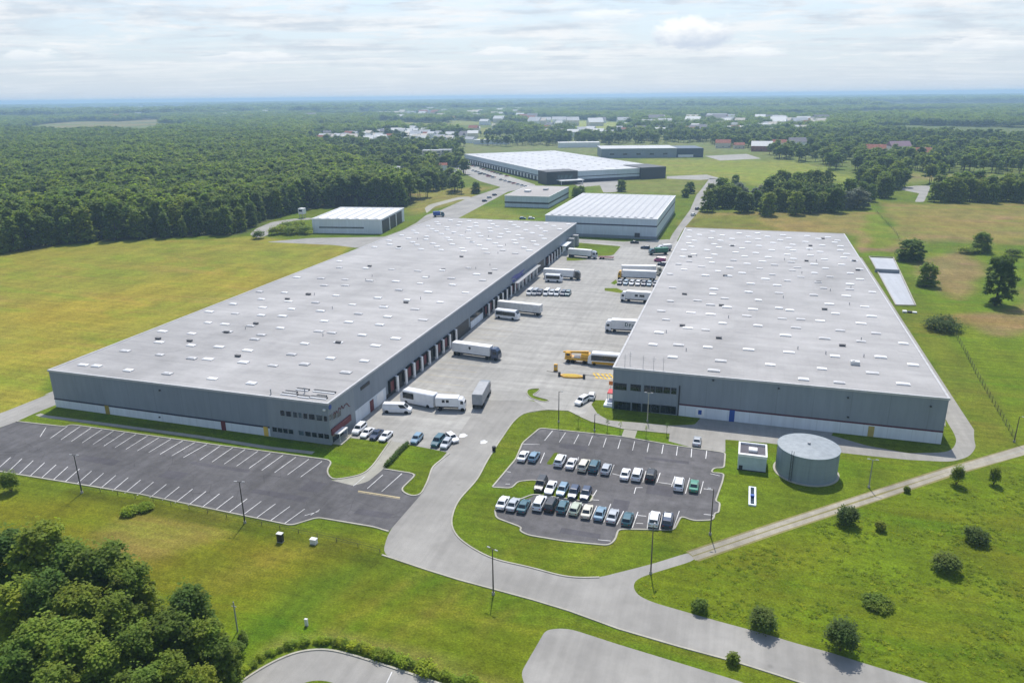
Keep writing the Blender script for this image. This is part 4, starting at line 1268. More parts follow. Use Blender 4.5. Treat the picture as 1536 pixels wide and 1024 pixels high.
GL = 'cars in the staff car park'
N_, S_ = 90, -90
for p, kd, c, f, lb in (
        ((403, 470), 'sedan', 'white', N_, 'white saloon at the left end of the upper car row'),
        ((465, 475), 'hatch', 'blue', N_, 'pale blue hatchback second from the left in the upper row'),
        ((615, 497), 'suv', 'white', N_, 'large white car just right of the small grass wedge'),
        ((680, 512), 'sedan', 'white', N_, 'white saloon between two other white cars in the upper row'),
        ((752, 525), 'suv', 'cream', N_, 'creamy white car directly left of the dark teal one in the upper row'),
        ((812, 530), 'suv', 'teal', N_, 'dark teal car between a cream car and a silver car'),
        ((880, 545), 'hatch', 'silver', N_, 'silver car at the right end of the upper group of five'),
        ((990, 573), 'sedan', 'white', N_, 'white saloon left in the pair of white cars before a black car'),
        ((1058, 577), 'suv', 'white', N_, 'white car right beside the black car in the upper row'),
        ((1138, 580), 'suv', 'black', N_, 'black car with dark green sheen parked alone right of two white cars'),
        ((1298, 632), 'suv', 'white', N_, 'tall white car beside the green car near the right end of the car park'),
        ((1385, 640), 'sedan', 'green', N_, 'green saloon, the only green car in the car park'),
        ((503, 635), 'suv', 'black', S_, 'black car at the left end of the row beside the grass island'),
        ((560, 652), 'sedan', 'white', S_, 'white car second in the row of five on the grass island'),
        ((628, 665), 'hatch', 'blue', S_, 'grey blue car in the middle of the row of five on the grass island'),
        ((693, 680), 'hatch', 'navy', S_, 'dark blue car fourth in the row of five on the grass island'),
        ((762, 687), 'hatch', 'navy', S_, 'navy car at the right end of the row of five on the grass island'),
        ((285, 737), 'sedan', 'white', N_, 'white saloon at the far left end of the long lower row'),
        ((345, 747), 'sedan', 'silver', N_, 'silver white saloon second from the left in the long lower row'),
        ((405, 757), 'sedan', 'teal', N_, 'dark teal saloon third from the left in the long lower row'),
        ((497, 742), 'suv', 'white', N_, 'big white car standing left of a black one in the lower row'),
        ((565, 748), 'suv', 'black', N_, 'black car between the big white car and a dark teal one'),
        ((630, 762), 'hatch', 'teal', N_, 'dark teal hatchback between a black car and a pale green grey car'),
        ((703, 772), 'hatch', 'lime', N_, 'pale green grey hatchback in the lower row'),
        ((770, 787), 'sedan', 'cream', N_, 'cream saloon right of the pale green grey hatchback'),
        ((845, 799), 'sedan', 'blue', N_, 'light blue saloon right of the cream one in the lower row'),
        ((918, 813), 'sedan', 'silver', N_, 'silver saloon left of the lone dark teal car in the lower row'),
        ((1003, 832), 'hatch', 'teal', N_, 'dark teal hatchback beside the painted end bay of the lower row'),
        ((1157, 834), 'suv', 'white', N_, 'tall white car at the right end of the lower row near the lamp post'),
        ((1232, 840), 'suv', 'navy', N_, 'navy pickup with a white roof, last car on the right of the lower row')):
    t = car(*zc(p), kd, c, f, lb, GL)
    if 'white roof' in lb:
        MB().rbox(-.9, .5, -.6, .6, 1.7, 1.78, .03).build('roof_panel', M['white'], t)
car(*zc((1402, 384)), 'sedan', 'silver', 92, 'silver car parked alone on the concrete before the right warehouse')
t = car(*zc((740, 155)), 'suv', 'white', -110, 'white pickup truck with a dark load bed on the yard left of the office lawn', cat='pickup')
MB().rbox(-3.1, -2.2, -.8, .8, .5, 1.0, .06).build('load_bed', M['dark'], t)
car(*zc((797, 125)), 'hatch', 'white', 95, 'small white car by the curved lawn near the office entrance')


def z2(p):
    return 380 + p[0] / 3.835, 520 + p[1] / 3.835


for p, kd, c, f, lb in (((610, 470), 'suv', 'white', -90, 'white off-road car with a dark front next to the office wall'), ((655, 490), 'sedan', 'white', -90, 'white saloon between the off-road car and the dark blue car'),
                        ((708, 500), 'sedan', 'navy', -90, 'dark blue saloon parked between two white saloons by the office'), ((762, 510), 'sedan', 'white', -90, 'white saloon at the mouth of the driveway'),
                        ((940, 525), 'hatch', 'blue', -90, 'grey blue car alone above the left edge of the square lawn'), ((1062, 540), 'suv', 'teal', -90, 'dark teal car above the square lawn, left of two white cars'),
                        ((1110, 553), 'hatch', 'silver', -90, 'silver car beside the dark teal one above the square lawn'), ((1142, 520), 'hatch', 'white', -40, 'white car standing askew behind the silver car')):
    car(*z2(p), kd, c, f, lb, 'cars outside the left office')


def wheels(t, xs_, w, r=.5, n='wheel'):
    for x in xs_:
        for s in (-1, 1):
            MB().tube((x, s * (w - .32), r), (x, s * w, r), r, n=14).build(n, M['black'], t)


def lorry(name, label, cat, a, b, W=2.5, hh=3.9, cabc='white', boxm='white', cab_len=2.2, cab_gap=.5, dark_top=False, group=None, cab=True, logo=None, length=None, z=0.0):
    """a: tail, b: nose, ground points"""
    L = length or math.dist(a, b)
    an = math.atan2(b[1] - a[1], b[0] - a[0])
    t = thing(name, label, cat, (a[0], a[1], .02), an, group)
    bl = L - (cab_len + cab_gap if cab else 0)
    MB().rbox(0, bl, -W / 2, W / 2, 1.15, hh, .08).build('cargo_box', boxm if not isinstance(boxm, str) else M[boxm], t)
    MB().box(.3, L - .4, -W * .36, W * .36, .7, 1.13).build('chassis', M['dark'], t)
    wheels(t, [.9, 2.1] if bl > 7 else [1.1], W / 2, .48)
    if bl > 7:
        wheels(t, [bl - 1.0], W / 2, .48)
    if cab:
        c = MB()
        x0 = bl + cab_gap
        sec = lambda x, w, z0, z1: [(x, -w, z0), (x, w, z0), (x, w, z1 - .15), (x, w - .15, z1), (x, -w + .15, z1), (x, -w, z1 - .15)]
        c.loft([sec(x0, W / 2 - .02, .6, hh - .35), sec(x0 + cab_len * .55, W / 2 - .02, .6, hh - .35), sec(x0 + cab_len * .85, W / 2 - .05, .6, hh - 1.0), sec(x0 + cab_len, W / 2 - .1, .55, 2.0)])
        cb = c.build('cab', P[cabc], t)
        MB().face([(x0 + cab_len * .86 + .05, -W / 2 + .25, hh - 1.05), (x0 + cab_len + .03, -W / 2 + .25, 2.02), (x0 + cab_len + .03, W / 2 - .25, 2.02), (x0 + cab_len * .86 + .05, W / 2 - .25, hh - 1.05)][::-1]).build('windscreen', M['glass'], cb)
        for s in (-1, 1):
            y0, y1 = sorted((s * (W / 2 - .04), s * (W / 2 + .01)))
            MB().box(x0 + .5, x0 + cab_len * .75, y0, y1, 1.9, 2.7).build('side_window', M['glass'], cb)
        wheels(t, [x0 + cab_len * .6], W / 2, .48)
    else:
        MB().box(bl - 2.4, bl - 2.2, -W * .3, -W * .22, 0.02, .75).box(bl - 2.4, bl - 2.2, W * .22, W * .3, 0.02, .75).build('landing_leg', M['dark'], t)
    if logo:
        lg = MB()
        for x, z, dx, dz_ in logo[1]:
            lg.box(x, x + dx, -W / 2 - .02, -W / 2, z, z + dz_)
        lg.build('painted_logo', M[logo[0]], t)
    return t


def coach(name, label, cat, a, b, W=2.5, hh=3.3, body='white', trim=None, group=None, length=None, win=None):
    L = length or math.dist(a, b)
    an = math.atan2(b[1] - a[1], b[0] - a[0])
    t = thing(name, label, cat, (a[0], a[1], .02), an, group)
    c = MB()
    sec = lambda x, w, z0, z1: [(x, -w, z0), (x, w, z0), (x, w, z1 - .2), (x, w - .22, z1), (x, -w + .22, z1), (x, -w, z1 - .2)]
    c.loft([sec(0, W / 2 - .1, .45, hh - .15), sec(.2, W / 2, .35, hh), sec(L - 1.1, W / 2, .35, hh), sec(L - .15, W / 2 - .1, .4, hh - 1.1), sec(L, W / 2 - .2, .45, 1.5)])
    c.build('body', P[body], t)
    for s in (-1, 1):
        y0, y1 = sorted((s * (W / 2 - .03), s * (W / 2 + .015)))
        MB().box(.5 if win is None else L - win, L - 1.0, y0, y1, hh * .42, hh * .84).build('side_window', M['glass'], t)
    MB().face([(L - .2, -W / 2 + .3, hh - 1.0), (L - 1.05, -W / 2 + .3, hh - .05), (L - 1.05, W / 2 - .3, hh - .05), (L - .2, W / 2 - .3, hh - 1.0)]).build('windscreen', M['glass'], t)
    if trim:
        for s in (-1, 1):
            y0, y1 = sorted((s * (W / 2 - .03), s * (W / 2 + .02)))
            MB().box(.4, L - 1.2, y0, y1, .45, 1.2).build('skirt', M[trim], t)
    wheels(t, [1.6, L - 1.9], W / 2 + .02, .45)
    return t


lorry('box_trailer_truck', 'long white articulated lorry with a blue cab backed onto the left warehouse dock', 'lorry', (-78.4, 193.4), (-63.6, 191.6), cabc='navy', logo=('dark', [(5.5, 2.6, .7, .6), (5.7, 2.35, .3, .9)]))
coach('coach', 'white coach with black windows parked nose out by the docks, before a white trailer', 'coach', (-78.5, 233.2), (-69.9, 232.0), hh=3.1)
lorry('semi_trailer', 'plain white semi-trailer behind the black-windowed coach', 'trailer', (-80, 240.6), (-64, 239.0), cab=False, boxm='offwhite')
coach('coach', 'dark blue and white coach farther up the docks beside a white trailer lorry', 'coach', g(818, 421.5), g(844, 423), hh=3.1)
lorry('box_trailer_truck', 'white lorry with a dark cab docked far up the left warehouse', 'lorry', g(816, 416), g(865, 419), cabc='black', length=15.5)
lorry('box_truck', 'white lorry with a dark window standing on the grass verge of the far dock', 'lorry', g(853, 384.5), g(895, 388), cabc='silver', length=14)
fb = thing('flatbed_trailer', 'low dark flatbed trailer at the edge of the yard lawn', 'trailer', (*g(898, 388), .02), .02)
MB().box(0, 7, -1.2, 1.2, .8, 1.05).build('deck', M['dkmaroon'], fb); wheels(fb, [1, 2.2], 1.2, .4)
# front group by the left office
van = car(596, 612, 'van', 'white', 12, 'white van in front of the white coach by the first dock door', z=1.0, name='delivery_van', cat='van')
van.scale = (1.32, 1.12, 1.1)
coach('coach', 'white coach with a dark slanted windscreen beside the first red dock doors', 'coach', g(654, 611), g(604, 601), hh=3.6, length=9.8, win=4.2)
t = lorry('camper_truck', 'white box van with small windows parked at the tail of the coach', 'van', g(655, 613), g(687, 614), hh=3.4, cab_len=1.6, cab_gap=.05, length=7.2)
for x in (1.6, 2.6):
    MB().box(x, x + .7, -1.275, -1.25, 2.2, 2.9).build('side_window', M['glass'], t)
lorry('box_trailer_truck', 'grey lorry standing lengthways alone in the middle of the yard', 'lorry', g(716, 614), g(732, 583), boxm='grey', cabc='grey', length=11.6, W=2.6)
# right side of the yard
lorry('box_trailer_truck', 'white lorry with green lettering backed onto the right warehouse', 'lorry', g(962, 499), g(906.5, 496), hh=4.1, cab_len=1.9, cab_gap=.1, length=11.5,
      logo=None)
lg = [o for o in sc.objects if o.get('label', '').startswith('white lorry with green lettering')][0]
gm_ = MB()
for x, z, dx, dz_ in ((4.2, 2.2, .25, 1.2), (4.45, 2.2, .5, .2), (4.45, 3.2, .5, .2), (4.95, 2.4, .2, .8), (5.5, 2.1, .2, 1.0), (5.7, 2.9, .5, .2), (5.7, 2.5, .35, .2), (6.4, 2.0, .2, .8), (6.6, 2.6, .35, .2), (6.95, 2.0, .2, .8), (7.3, 2.0, .18, .7)):
    gm_.box(9.4 - x - dx, 9.4 - x, 1.25, 1.27, z, z + dz_)
gm_.build('painted_lettering', plain('dark green lettering', (.01, .06, .05)), lg)
t = lorry('box_trailer_truck', 'white lorry with small dark windows, next up the yard from the lettered lorry', 'lorry', g(976, 454), g(934, 451), hh=4.0, cab_len=1.9, cab_gap=.1, length=11)
for x, w_ in ((2.2, 1.8), (4.6, 1.1)):
    MB().box(x, x + w_, 1.25, 1.275, 2.2, 3.0).build('side_window', M['glass'], t)
lorry('semi_trailer', 'long white trailer, farther of two side by side at the right warehouse', 'trailer', g(932, 411), g(992, 412), cab=True, cabc='cream', length=17)
lorry('semi_trailer', 'long white trailer with a yellow nose behind the row of blue cars', 'trailer', g(984, 420.5), g(924, 418), cab=True, cabc='yellow', length=15.5, cab_len=1.4)
for i, (x, c) in enumerate(((930, 'navy'), (939, 'blue'), (948, 'silver'), (957, 'silver'), (966, 'navy'), (974, 'blue'), (983, 'navy'))):
    car(x, 423.5 + i * .4, 'suv', c, S_, 'car in the tight row before the yellow-nosed trailer', 'cars in the tight row before the yellow-nosed trailer')
for i, (x, c, kd) in enumerate(((795, 'white', 'van'), (803, 'silver', 'van'), (810, 'navy', 'suv'), (820, 'white', 'van'), (828, 'silver', 'suv'), (836, 'white', 'van'), (845, 'navy', 'suv'), (852, 'teal', 'suv'))):
    car(x, 438.5 + i * .2, kd, c, S_, 'van or car in the mixed row beside the left warehouse docks', 'vehicles in the row beside the left warehouse docks', name='parked_van', cat='van')
car(990, 389, 'van', 'magenta', 178, 'magenta van by the upper corner of the right warehouse', name='delivery_van', cat='van', z=1)
car(994, 396, 'suv', 'navy', 178, 'dark car below the magenta van')
lorry('flat_truck', 'teal and white lorry by the upper corner of the right warehouse', 'lorry', g(1001, 381), g(976, 382), boxm='green', cabc='teal', hh=3.2, length=9)
car(968, 371, 'suv', 'navy', 178, 'dark car at the top of the yard, left of a second dark car')
car(990, 371, 'sedan', 'black', 178, 'black car at the top of the yard beside the white lorry')
lorry('box_truck', 'short white lorry at the top corner of the yard by the right warehouse', 'lorry', g(1006, 375.5), g(986, 377), hh=3.1, length=7)
car(952, 363, 'sedan', 'black', 5, 'dark car driving on the cross road behind the yard')
car(1040, 322, 'suv', 'white', 72, 'white car on the road beside the white ribbed-roof warehouse')
car(1046, 313, 'suv', 'navy', 72, 'dark car on the road above the white one')
lorry('box_truck', 'small teal lorry on the road between the storage shed and the left warehouse', 'lorry', g(650, 325.5), g(660, 325), boxm='blue', cabc='teal', hh=3.4, length=7)
for i, (x, y_, c) in enumerate(((727, 301, 'navy'), (734, 296, 'silver'), (742, 292, 'navy'), (784, 327, 'blue'), (797, 327, 'white'))):
    car(x, y_, 'hatch', c, 60 if i < 3 else 10, ('car on the far road beside the low office block', 'car on the grass edge before the white ribbed-roof warehouse')[i > 2] if i not in (3, 4) else ('blue car before the white ribbed-roof warehouse', 'white car before the white ribbed-roof warehouse')[i - 3], 'cars on the far road beside the office block' if i < 3 else None)
# yellow machines
a, b = g(889, 545), g(848, 541.5)
mc = thing('mobile_crane', 'yellow mobile crane with black wheels beside the right warehouse', 'crane', (a[0], a[1], .02), math.atan2(b[1] - a[1], b[0] - a[0]))
L = math.dist(a, b)
MB().rbox(0, L, -1.3, 1.3, .9, 1.6, .12).build('carrier', P['yellow'], mc)
wheels(mc, [1, 2.2, L - 2.4, L - 1.1], 1.35, .55)
MB().rbox(L - 1.7, L - .1, -1.2, 1.2, 1.6, 3.0, .2).build('cab', P['yellow'], mc)
MB().box(L - .12, L - .07, -1, 1, 2.1, 2.8).box(L - 1.5, L - .5, 1.19, 1.22, 2.1, 2.8).build('cab_window', M['glass'], mc)
MB().rbox(.6, 3.2, -1.1, 1.1, 1.65, 2.9, .15).build('engine_house', P['yellow'], mc)
MB().loft([[(1.2, -.35, 2.9), (1.2, .35, 2.9), (1.2, .35, 3.6), (1.2, -.35, 3.6)], [(L + .6, -.22, 2.6), (L + .6, .22, 2.6), (L + .6, .22, 3.0), (L + .6, -.22, 3.0)]]).build('boom', P['yellow'], mc)
MB().box(3.4, 5.2, .3, 1.1, 1.62, 2.1).build('deck_box', M['offwhite'], mc)
coach('coach', 'white coach with a yellow skirt tail to tail with the yellow crane', 'coach', g(930, 549), g(892, 546), hh=3.6, trim='yellow', length=9)
bx, by = g(833.7, 556)
yb = thing('control_cabinet', 'small yellow gate cabinet standing alone on the yard', 'cabinet', (bx, by, .02))
MB().rbox(-.5, .5, -.4, .4, .1, 2.0, .08).build('cabinet', P['yellow'], yb)
MB().rbox(-.6, .6, -.5, .5, 0, .12, .03).build('plinth', M['dark'], yb)
MB().box(-.3, .3, -.42, -.4, 1.2, 1.7).build('panel', M['grey'], yb)
ia = G([(839, 563.5), (846, 562.2), (862, 562.6), (872, 564.6), (876, 567), (862, 567.6), (846, 566.6)])
isl = thing('traffic_island', 'low yellow-edged traffic island at the entry barrier', 'traffic island', (*ia[0], 0))
part(MB().prism(rnd(ia, .6), .0, .42), 'kerb', P['yellow'], isl)
cxi = [sum(c[i] for c in ia) / len(ia) for i in (0, 1)]
part(MB().prism([(cxi[0] + (x - cxi[0]) * .8, cxi[1] + (y - cxi[1]) * .7) for x, y in ia], .42, .47), 'moss_top', plain('worn yellow top', (.42, .3, .03), .8), isl)
ba, bb = g(820, 561.5), g(839, 564)
bar = thing('barrier_gate', 'thin lowered barrier pole left of the yellow island', 'barrier', (*ba, .02))
part(MB().tube((*ba, 1.0), (*bb, 1.0), .07, n=6), 'pole', M['rust'], bar)
part(MB().rbox(bb[0] - .3, bb[0] + .3, bb[1] - .3, bb[1] + .3, .02, 1.2, .05), 'post', M['dark'], bar)
ba, bb = g(876, 567.5), g(918, 570.5)
bar = thing('barrier_gate', 'dark lowered barrier pole between the yellow island and the right warehouse', 'barrier', (*ba, .02))
part(MB().tube((*ba, 1.0), (*bb, 1.0), .07, n=6), 'pole', M['dark'], bar)
part(MB().rbox(ba[0] - .3, ba[0] + .3, ba[1] - .3, ba[1] + .3, .02, 1.2, .05), 'post', M['dark'], bar)
x, y = g(916, 584)
o = thing('warning_sign', 'orange warning sign on a post at the corner of the right warehouse', 'sign', (x, y, .02))
MB().tube((0, 0, 0), (0, 0, 1.5), .05).build('post', M['grey'], o)
MB().rbox(-.5, .5, -.05, .05, 1.2, 2.3, .03).build('plate', M['orange'], o)
x, y = g(943, 509)
o = thing('safety_post', 'red and white safety post by the right warehouse dock', 'bollard', (x, y, .02))
MB().tube((0, 0, 0), (0, 0, 1.6), .25, n=10).build('post', M['white'], o); MB().tube((0, 0, .6), (0, 0, 1.1), .27, n=10).build('stripe', M['red'], o)

# small cars by the far warehouse: too small in the photo to show parts
cm = MB(); cm.m = 0
cm.loft([[(-2.1, -.8, .3), (-2.1, .8, .3), (-2.1, .8, .9), (-2.1, -.8, .9)], [(2.1, -.8, .3), (2.1, .8, .3), (2.1, .8, .8), (2.1, -.8, .8)]])
cm.m = 1
cm.loft([[(-1.6, -.75, .9), (1.0, -.75, .85), (1.0, .75, .85), (-1.6, .75, .9)], [(-1.2, -.6, 1.45), (.3, -.6, 1.45), (.3, .6, 1.45), (-1.2, .6, 1.45)]])
cmm = cm.mesh('parked_car', [P['white'], M['glass']])
first = None
far_spots = []
for row, (pa, pb, n) in enumerate((((688, 250), (745, 268), 14), ((700, 247), (760, 265), 15), ((720, 262), (790, 281), 12))):
    for k_ in range(n):
        if random.random() < .8:
            far_spots.append((g(*lerp(pa, pb, k_ / (n - 1))), row))
for (x, y), row in far_spots:
    o = link('parked_car', cmm, None, (x, y, .02), RZ5 + random.uniform(-.1, .1))
    tag(o, 'small car in the hazy lorry park left of the huge far warehouse', 'car', 'cars in the lorry park of the far warehouse')
    o.material_slots[0].link = 'OBJECT'
    o.material_slots[0].material = P[random.choice(['white', 'white', 'silver', 'grey', 'navy', 'red', 'black'])]

# ------------------------------------------------------------------ lamps, boxes, fences
def lamp(base, top, label, heads=1, mat='dark', ang=0.0):
    x, y = g(*base); h = height(base, top)
    t = thing('street_lamp', label, 'street lamp', (x, y, 0), R(ang))
    MB().tube((0, 0, 0), (0, 0, h), .13, .07, 8).build('pole', M[mat], t)
    MB().tube((0, 0, -.02), (0, 0, .45), .26, .22, 8).build('base', M['kerb'], t)
    for s in ((1,) if heads == 1 else (1, -1)):
        MB().tube((0, 0, h - .08), (s * .5, 0, h + .05), .045, .04, 6).build('arm', M[mat], t)
        MB().rbox(min(s * .45, s * 1.0), max(s * .45, s * 1.0), -.13, .13, h, h + .12, .04).build('lamp_head', M['grey'], t)
    return t


lamp((123, 739), (112, 682), 'dark lamp post at the left end of the left car park kerb', 2, 'dark', 10)
lamp((367.5, 784), (361, 722), 'dark lamp post near the right end of the left car park kerb', 2, 'dark', 10)
lamp((740, 891), (738, 823), 'dark lamp post on the lower verge of the main road', 2, 'rust', 160)
lamp((976, 860), (975, 788), 'tall dark lamp post where the gravel track meets the road', 1, 'rust', 80)
lamp((1065, 801.6), (1068.5, 733), 'dark lamp post on the grass by the lower right corner of the staff car park', 1, 'rust', 180)
lamp((1303, 731), (1309, 689), 'slim lamp post between the water tank and the gravel track', 2, 'galv', 0)
lamp((838, 633), (839, 587), 'lamp post on the curved lawn above the staff car park', 1, 'dark', 0)
lamp((891.7, 646), (892.5, 621), 'short post at the upper edge of the staff car park', 1, 'dark', 0)
lamp((971, 632), (974, 589), 'pale double-headed lamp standing in front of the office windows', 2, 'paleiron', 0)
lamp((1521, 663), (1527.6, 624.6), 'lamp post beside the wire fence at the right edge', 1, 'rust', 0)
x, y = g(356.5, 946.6)
o = thing('utility_pole', 'bare grey pole in the grass right of the foreground trees', 'pole', (x, y, 0))
MB().tube((0, 0, 0), (0, 0, height((356.5, 946.6), (352, 901.7))), .11, .08, 8).build('shaft', M['grey'], o)
MB().box(-.4, .4, -.04, .04, 4.2, 4.3).build('crossbar', M['grey'], o)
for px, py, w_, h_, mt, lb in ((421, 812, .5, 1.6, 'dark', 'dark utility cabinet on the grass below the left car park'), (471, 815, .55, .9, 'white', 'squat white utility box on the grass right of the dark cabinet'), (460, 938, .22, 1.1, 'white', 'small white marker post on the mown grass')):
    x, y = g(px, py)
    o = thing('utility_cabinet', lb, 'utility box', (x, y, 0))
    MB().rbox(-w_, w_, -w_ * .7, w_ * .7, .1, h_, .05).build('body', M[mt], o)
    MB().rbox(-w_ * 1.1, w_ * 1.1, -w_ * .8, w_ * .8, h_, h_ + .1, .02).build('lid', M['offwhite'], o)
    MB().box(-w_ * 1.05, w_ * 1.05, -w_ * .75, w_ * .75, 0, .1).build('plinth', M['kerb'], o)
x, y = g(741, 676)
o = thing('litter_bin', 'black litter bin on the kerb of the curved lawn', 'bin', (x, y, 0))
MB().tube((0, 0, 0), (0, 0, 1.0), .35, .42, 12).build('body', M['black'], o); MB().tube((0, 0, 1.0), (0, 0, 1.12), .45, .3, 12).build('lid', M['dark'], o)


def fence(pts, label, h=1.6, gap=3.0, mt='rust'):
    t = thing('wire_fence', label, 'fence', (*pts[0], 0))
    w = MB(); n = 0
    for a, b in zip(pts, pts[1:]):
        L = math.dist(a, b); m = max(1, round(L / gap))
        for k in range(m):
            x, y = lerp(a, b, k / m)
            if n < 100:
                part(MB().tube((x, y, 0), (x, y, h), .06, .05, 5), 'post', M[mt], t)
            n += 1
        for z in (.3, .75, 1.2, h - .1):
            w.tube((*a, z), (*b, z), .018, n=3)
    part(w, 'wire', M['dark'], t)
    return t


fence(G([(1426, 493), (1445, 525), (1463, 560), (1492, 610), (1522, 661)]), 'wire fence running down the right side of the right warehouse lawn')
fence(G([(1314, 318), (1330, 335), (1342, 348), (1350, 361)]), 'distant fence line between the two hay fields', 1.5, 6)
fence(G([(570, 829), (505, 812), (420, 793), (340, 776), (230, 752), (125, 733)]), 'low wire fence along the grass below the left car park', .8, 4.5, 'rust')

# houses
def house(px, py, w_, d_, h_, wallm, roofm, rz, label, group=None, full=True):
    x, y = g(px, py)
    t = thing('house', label, 'house', (x, y, 0), R(rz), group)
    MB().box(-w_ / 2, w_ / 2, -d_ / 2, d_ / 2, 0, h_).build('wall', wallm, t)
    e = .5
    MB().loft([[(-w_ / 2 - e, -d_ / 2 - e, h_), (-w_ / 2 - e, d_ / 2 + e, h_), (-w_ / 2 - e, 0, h_ + d_ * .42)], [(w_ / 2 + e, -d_ / 2 - e, h_), (w_ / 2 + e, d_ / 2 + e, h_), (w_ / 2 + e, 0, h_ + d_ * .42)]]).build('roof', roofm, t)
    if full:
        for k in range(3):
            MB().box(-w_ / 2 + 1.2 + k * (w_ - 3.4) / 2, -w_ / 2 + 2.2 + k * (w_ - 3.4) / 2, -d_ / 2 - .06, -d_ / 2, 1.2, 2.6).build('window', M['glass'], t)
    return t


GREYR = plain('slate roof', (.16, .15, .17), .7)
for px, py, w_, h_, wm, rm, rz, lb in ((1084, 222, 20, 7, 'cream', 'brick', 5, 'red-roofed house left of the group beyond the green field'), (1108, 223, 14, 5, 'cream', 'brick', 20, 'small orange-roofed house beside the first red-roofed house'),
                                       (1142, 227, 26, 7, 'brick', 'white', 0, 'brick house with a pale flat roof beyond the green field'), (1168, 223, 18, 8, 'cream', 'brick', 10, 'house with dull red roof between the brick house and the tall dark one'),
                                       (1194, 225, 22, 11, 'white', 'slate', 15, 'tall white house with a dark roof among trees beyond the green field'), (1310, 234, 24, 8, 'cream', 'brick', -5, 'red-roofed house left of the tall mauve-roofed one'),
                                       (1346, 233, 24, 11, 'white', 'mauve', 20, 'tall white house with a mauve roof among the right-hand trees'), (1384, 236, 22, 6, 'cream', 'brick', 0, 'low house with an orange roof right of the mauve-roofed house'),
                                       (1415, 232, 14, 6, 'white', 'slate', 12, 'small white house with grey roof at the right end of the hamlet')):
    house(px, py, w_, w_ * .55, h_, M[wm], {'brick': M['brick'], 'white': M['offwhite'], 'slate': GREYR, 'mauve': plain('mauve roof', (.25, .16, .2), .7)}[rm], rz, lb, 'houses among the right-hand trees')
random.seed(21)
for (x0, x1, y0, y1, n, lb, gr_) in ((480, 720, 197, 216, 75, 'pale house among trees in the hazy town left of centre', 'houses of the town left of centre'), (985, 1235, 182, 200, 70, 'pale house among trees in the hazy town right of centre', 'houses of the town right of centre'),
                                    (560, 800, 166, 182, 50, 'tiny house near the horizon above the huge far warehouse', 'houses near the horizon'), (585, 685, 243, 276, 9, 'house among trees left of the lorry park', 'houses left of the lorry park'),
                                    (720, 1010, 184, 206, 40, 'pale building among trees behind the huge far warehouse', 'buildings behind the far warehouse'), (60, 480, 160, 180, 36, 'tiny pale house in the blue distance above the forest', 'houses in the blue distance')):
    for k in range(n):
        px, py = random.uniform(x0, x1), random.uniform(y0, y1)
        far_ = py < 190
        w_ = random.uniform(12, 22) * (1.8 if far_ else 1) * (.6 if py > 240 else 1)
        house(px, py, w_, w_ * random.uniform(.45, .7), random.uniform(5, 9) * (1.5 if far_ else 1), M[random.choice(['cream', 'white', 'white', 'offwhite'])], random.choice([M['brick'], M['offwhite'], M['offwhite'], GREYR, M['roof2'], M['roof2'], M['cream']]), random.uniform(-30, 30), lb, gr_, py > 240)
for px, py, w_, lb in ((735, 217, 55, 'long low white building behind the far white-roofed warehouse'), (868, 222, 60, 'pale long building just behind the huge far warehouse'), (590, 172, 170, 'long thin white building near the horizon left of centre'), (330, 179, 120, 'long thin white roof in the distance above the forest'), (1145, 196, 70, 'long white building in the town right of centre')):
    x, y = g(px, py)
    shed('hall', lb, 'building', (x - w_ / 2, y), R(random.uniform(5, 20)), w_, w_ * .35, 7 if py > 200 else 12, M['white'], M['offwhite'])

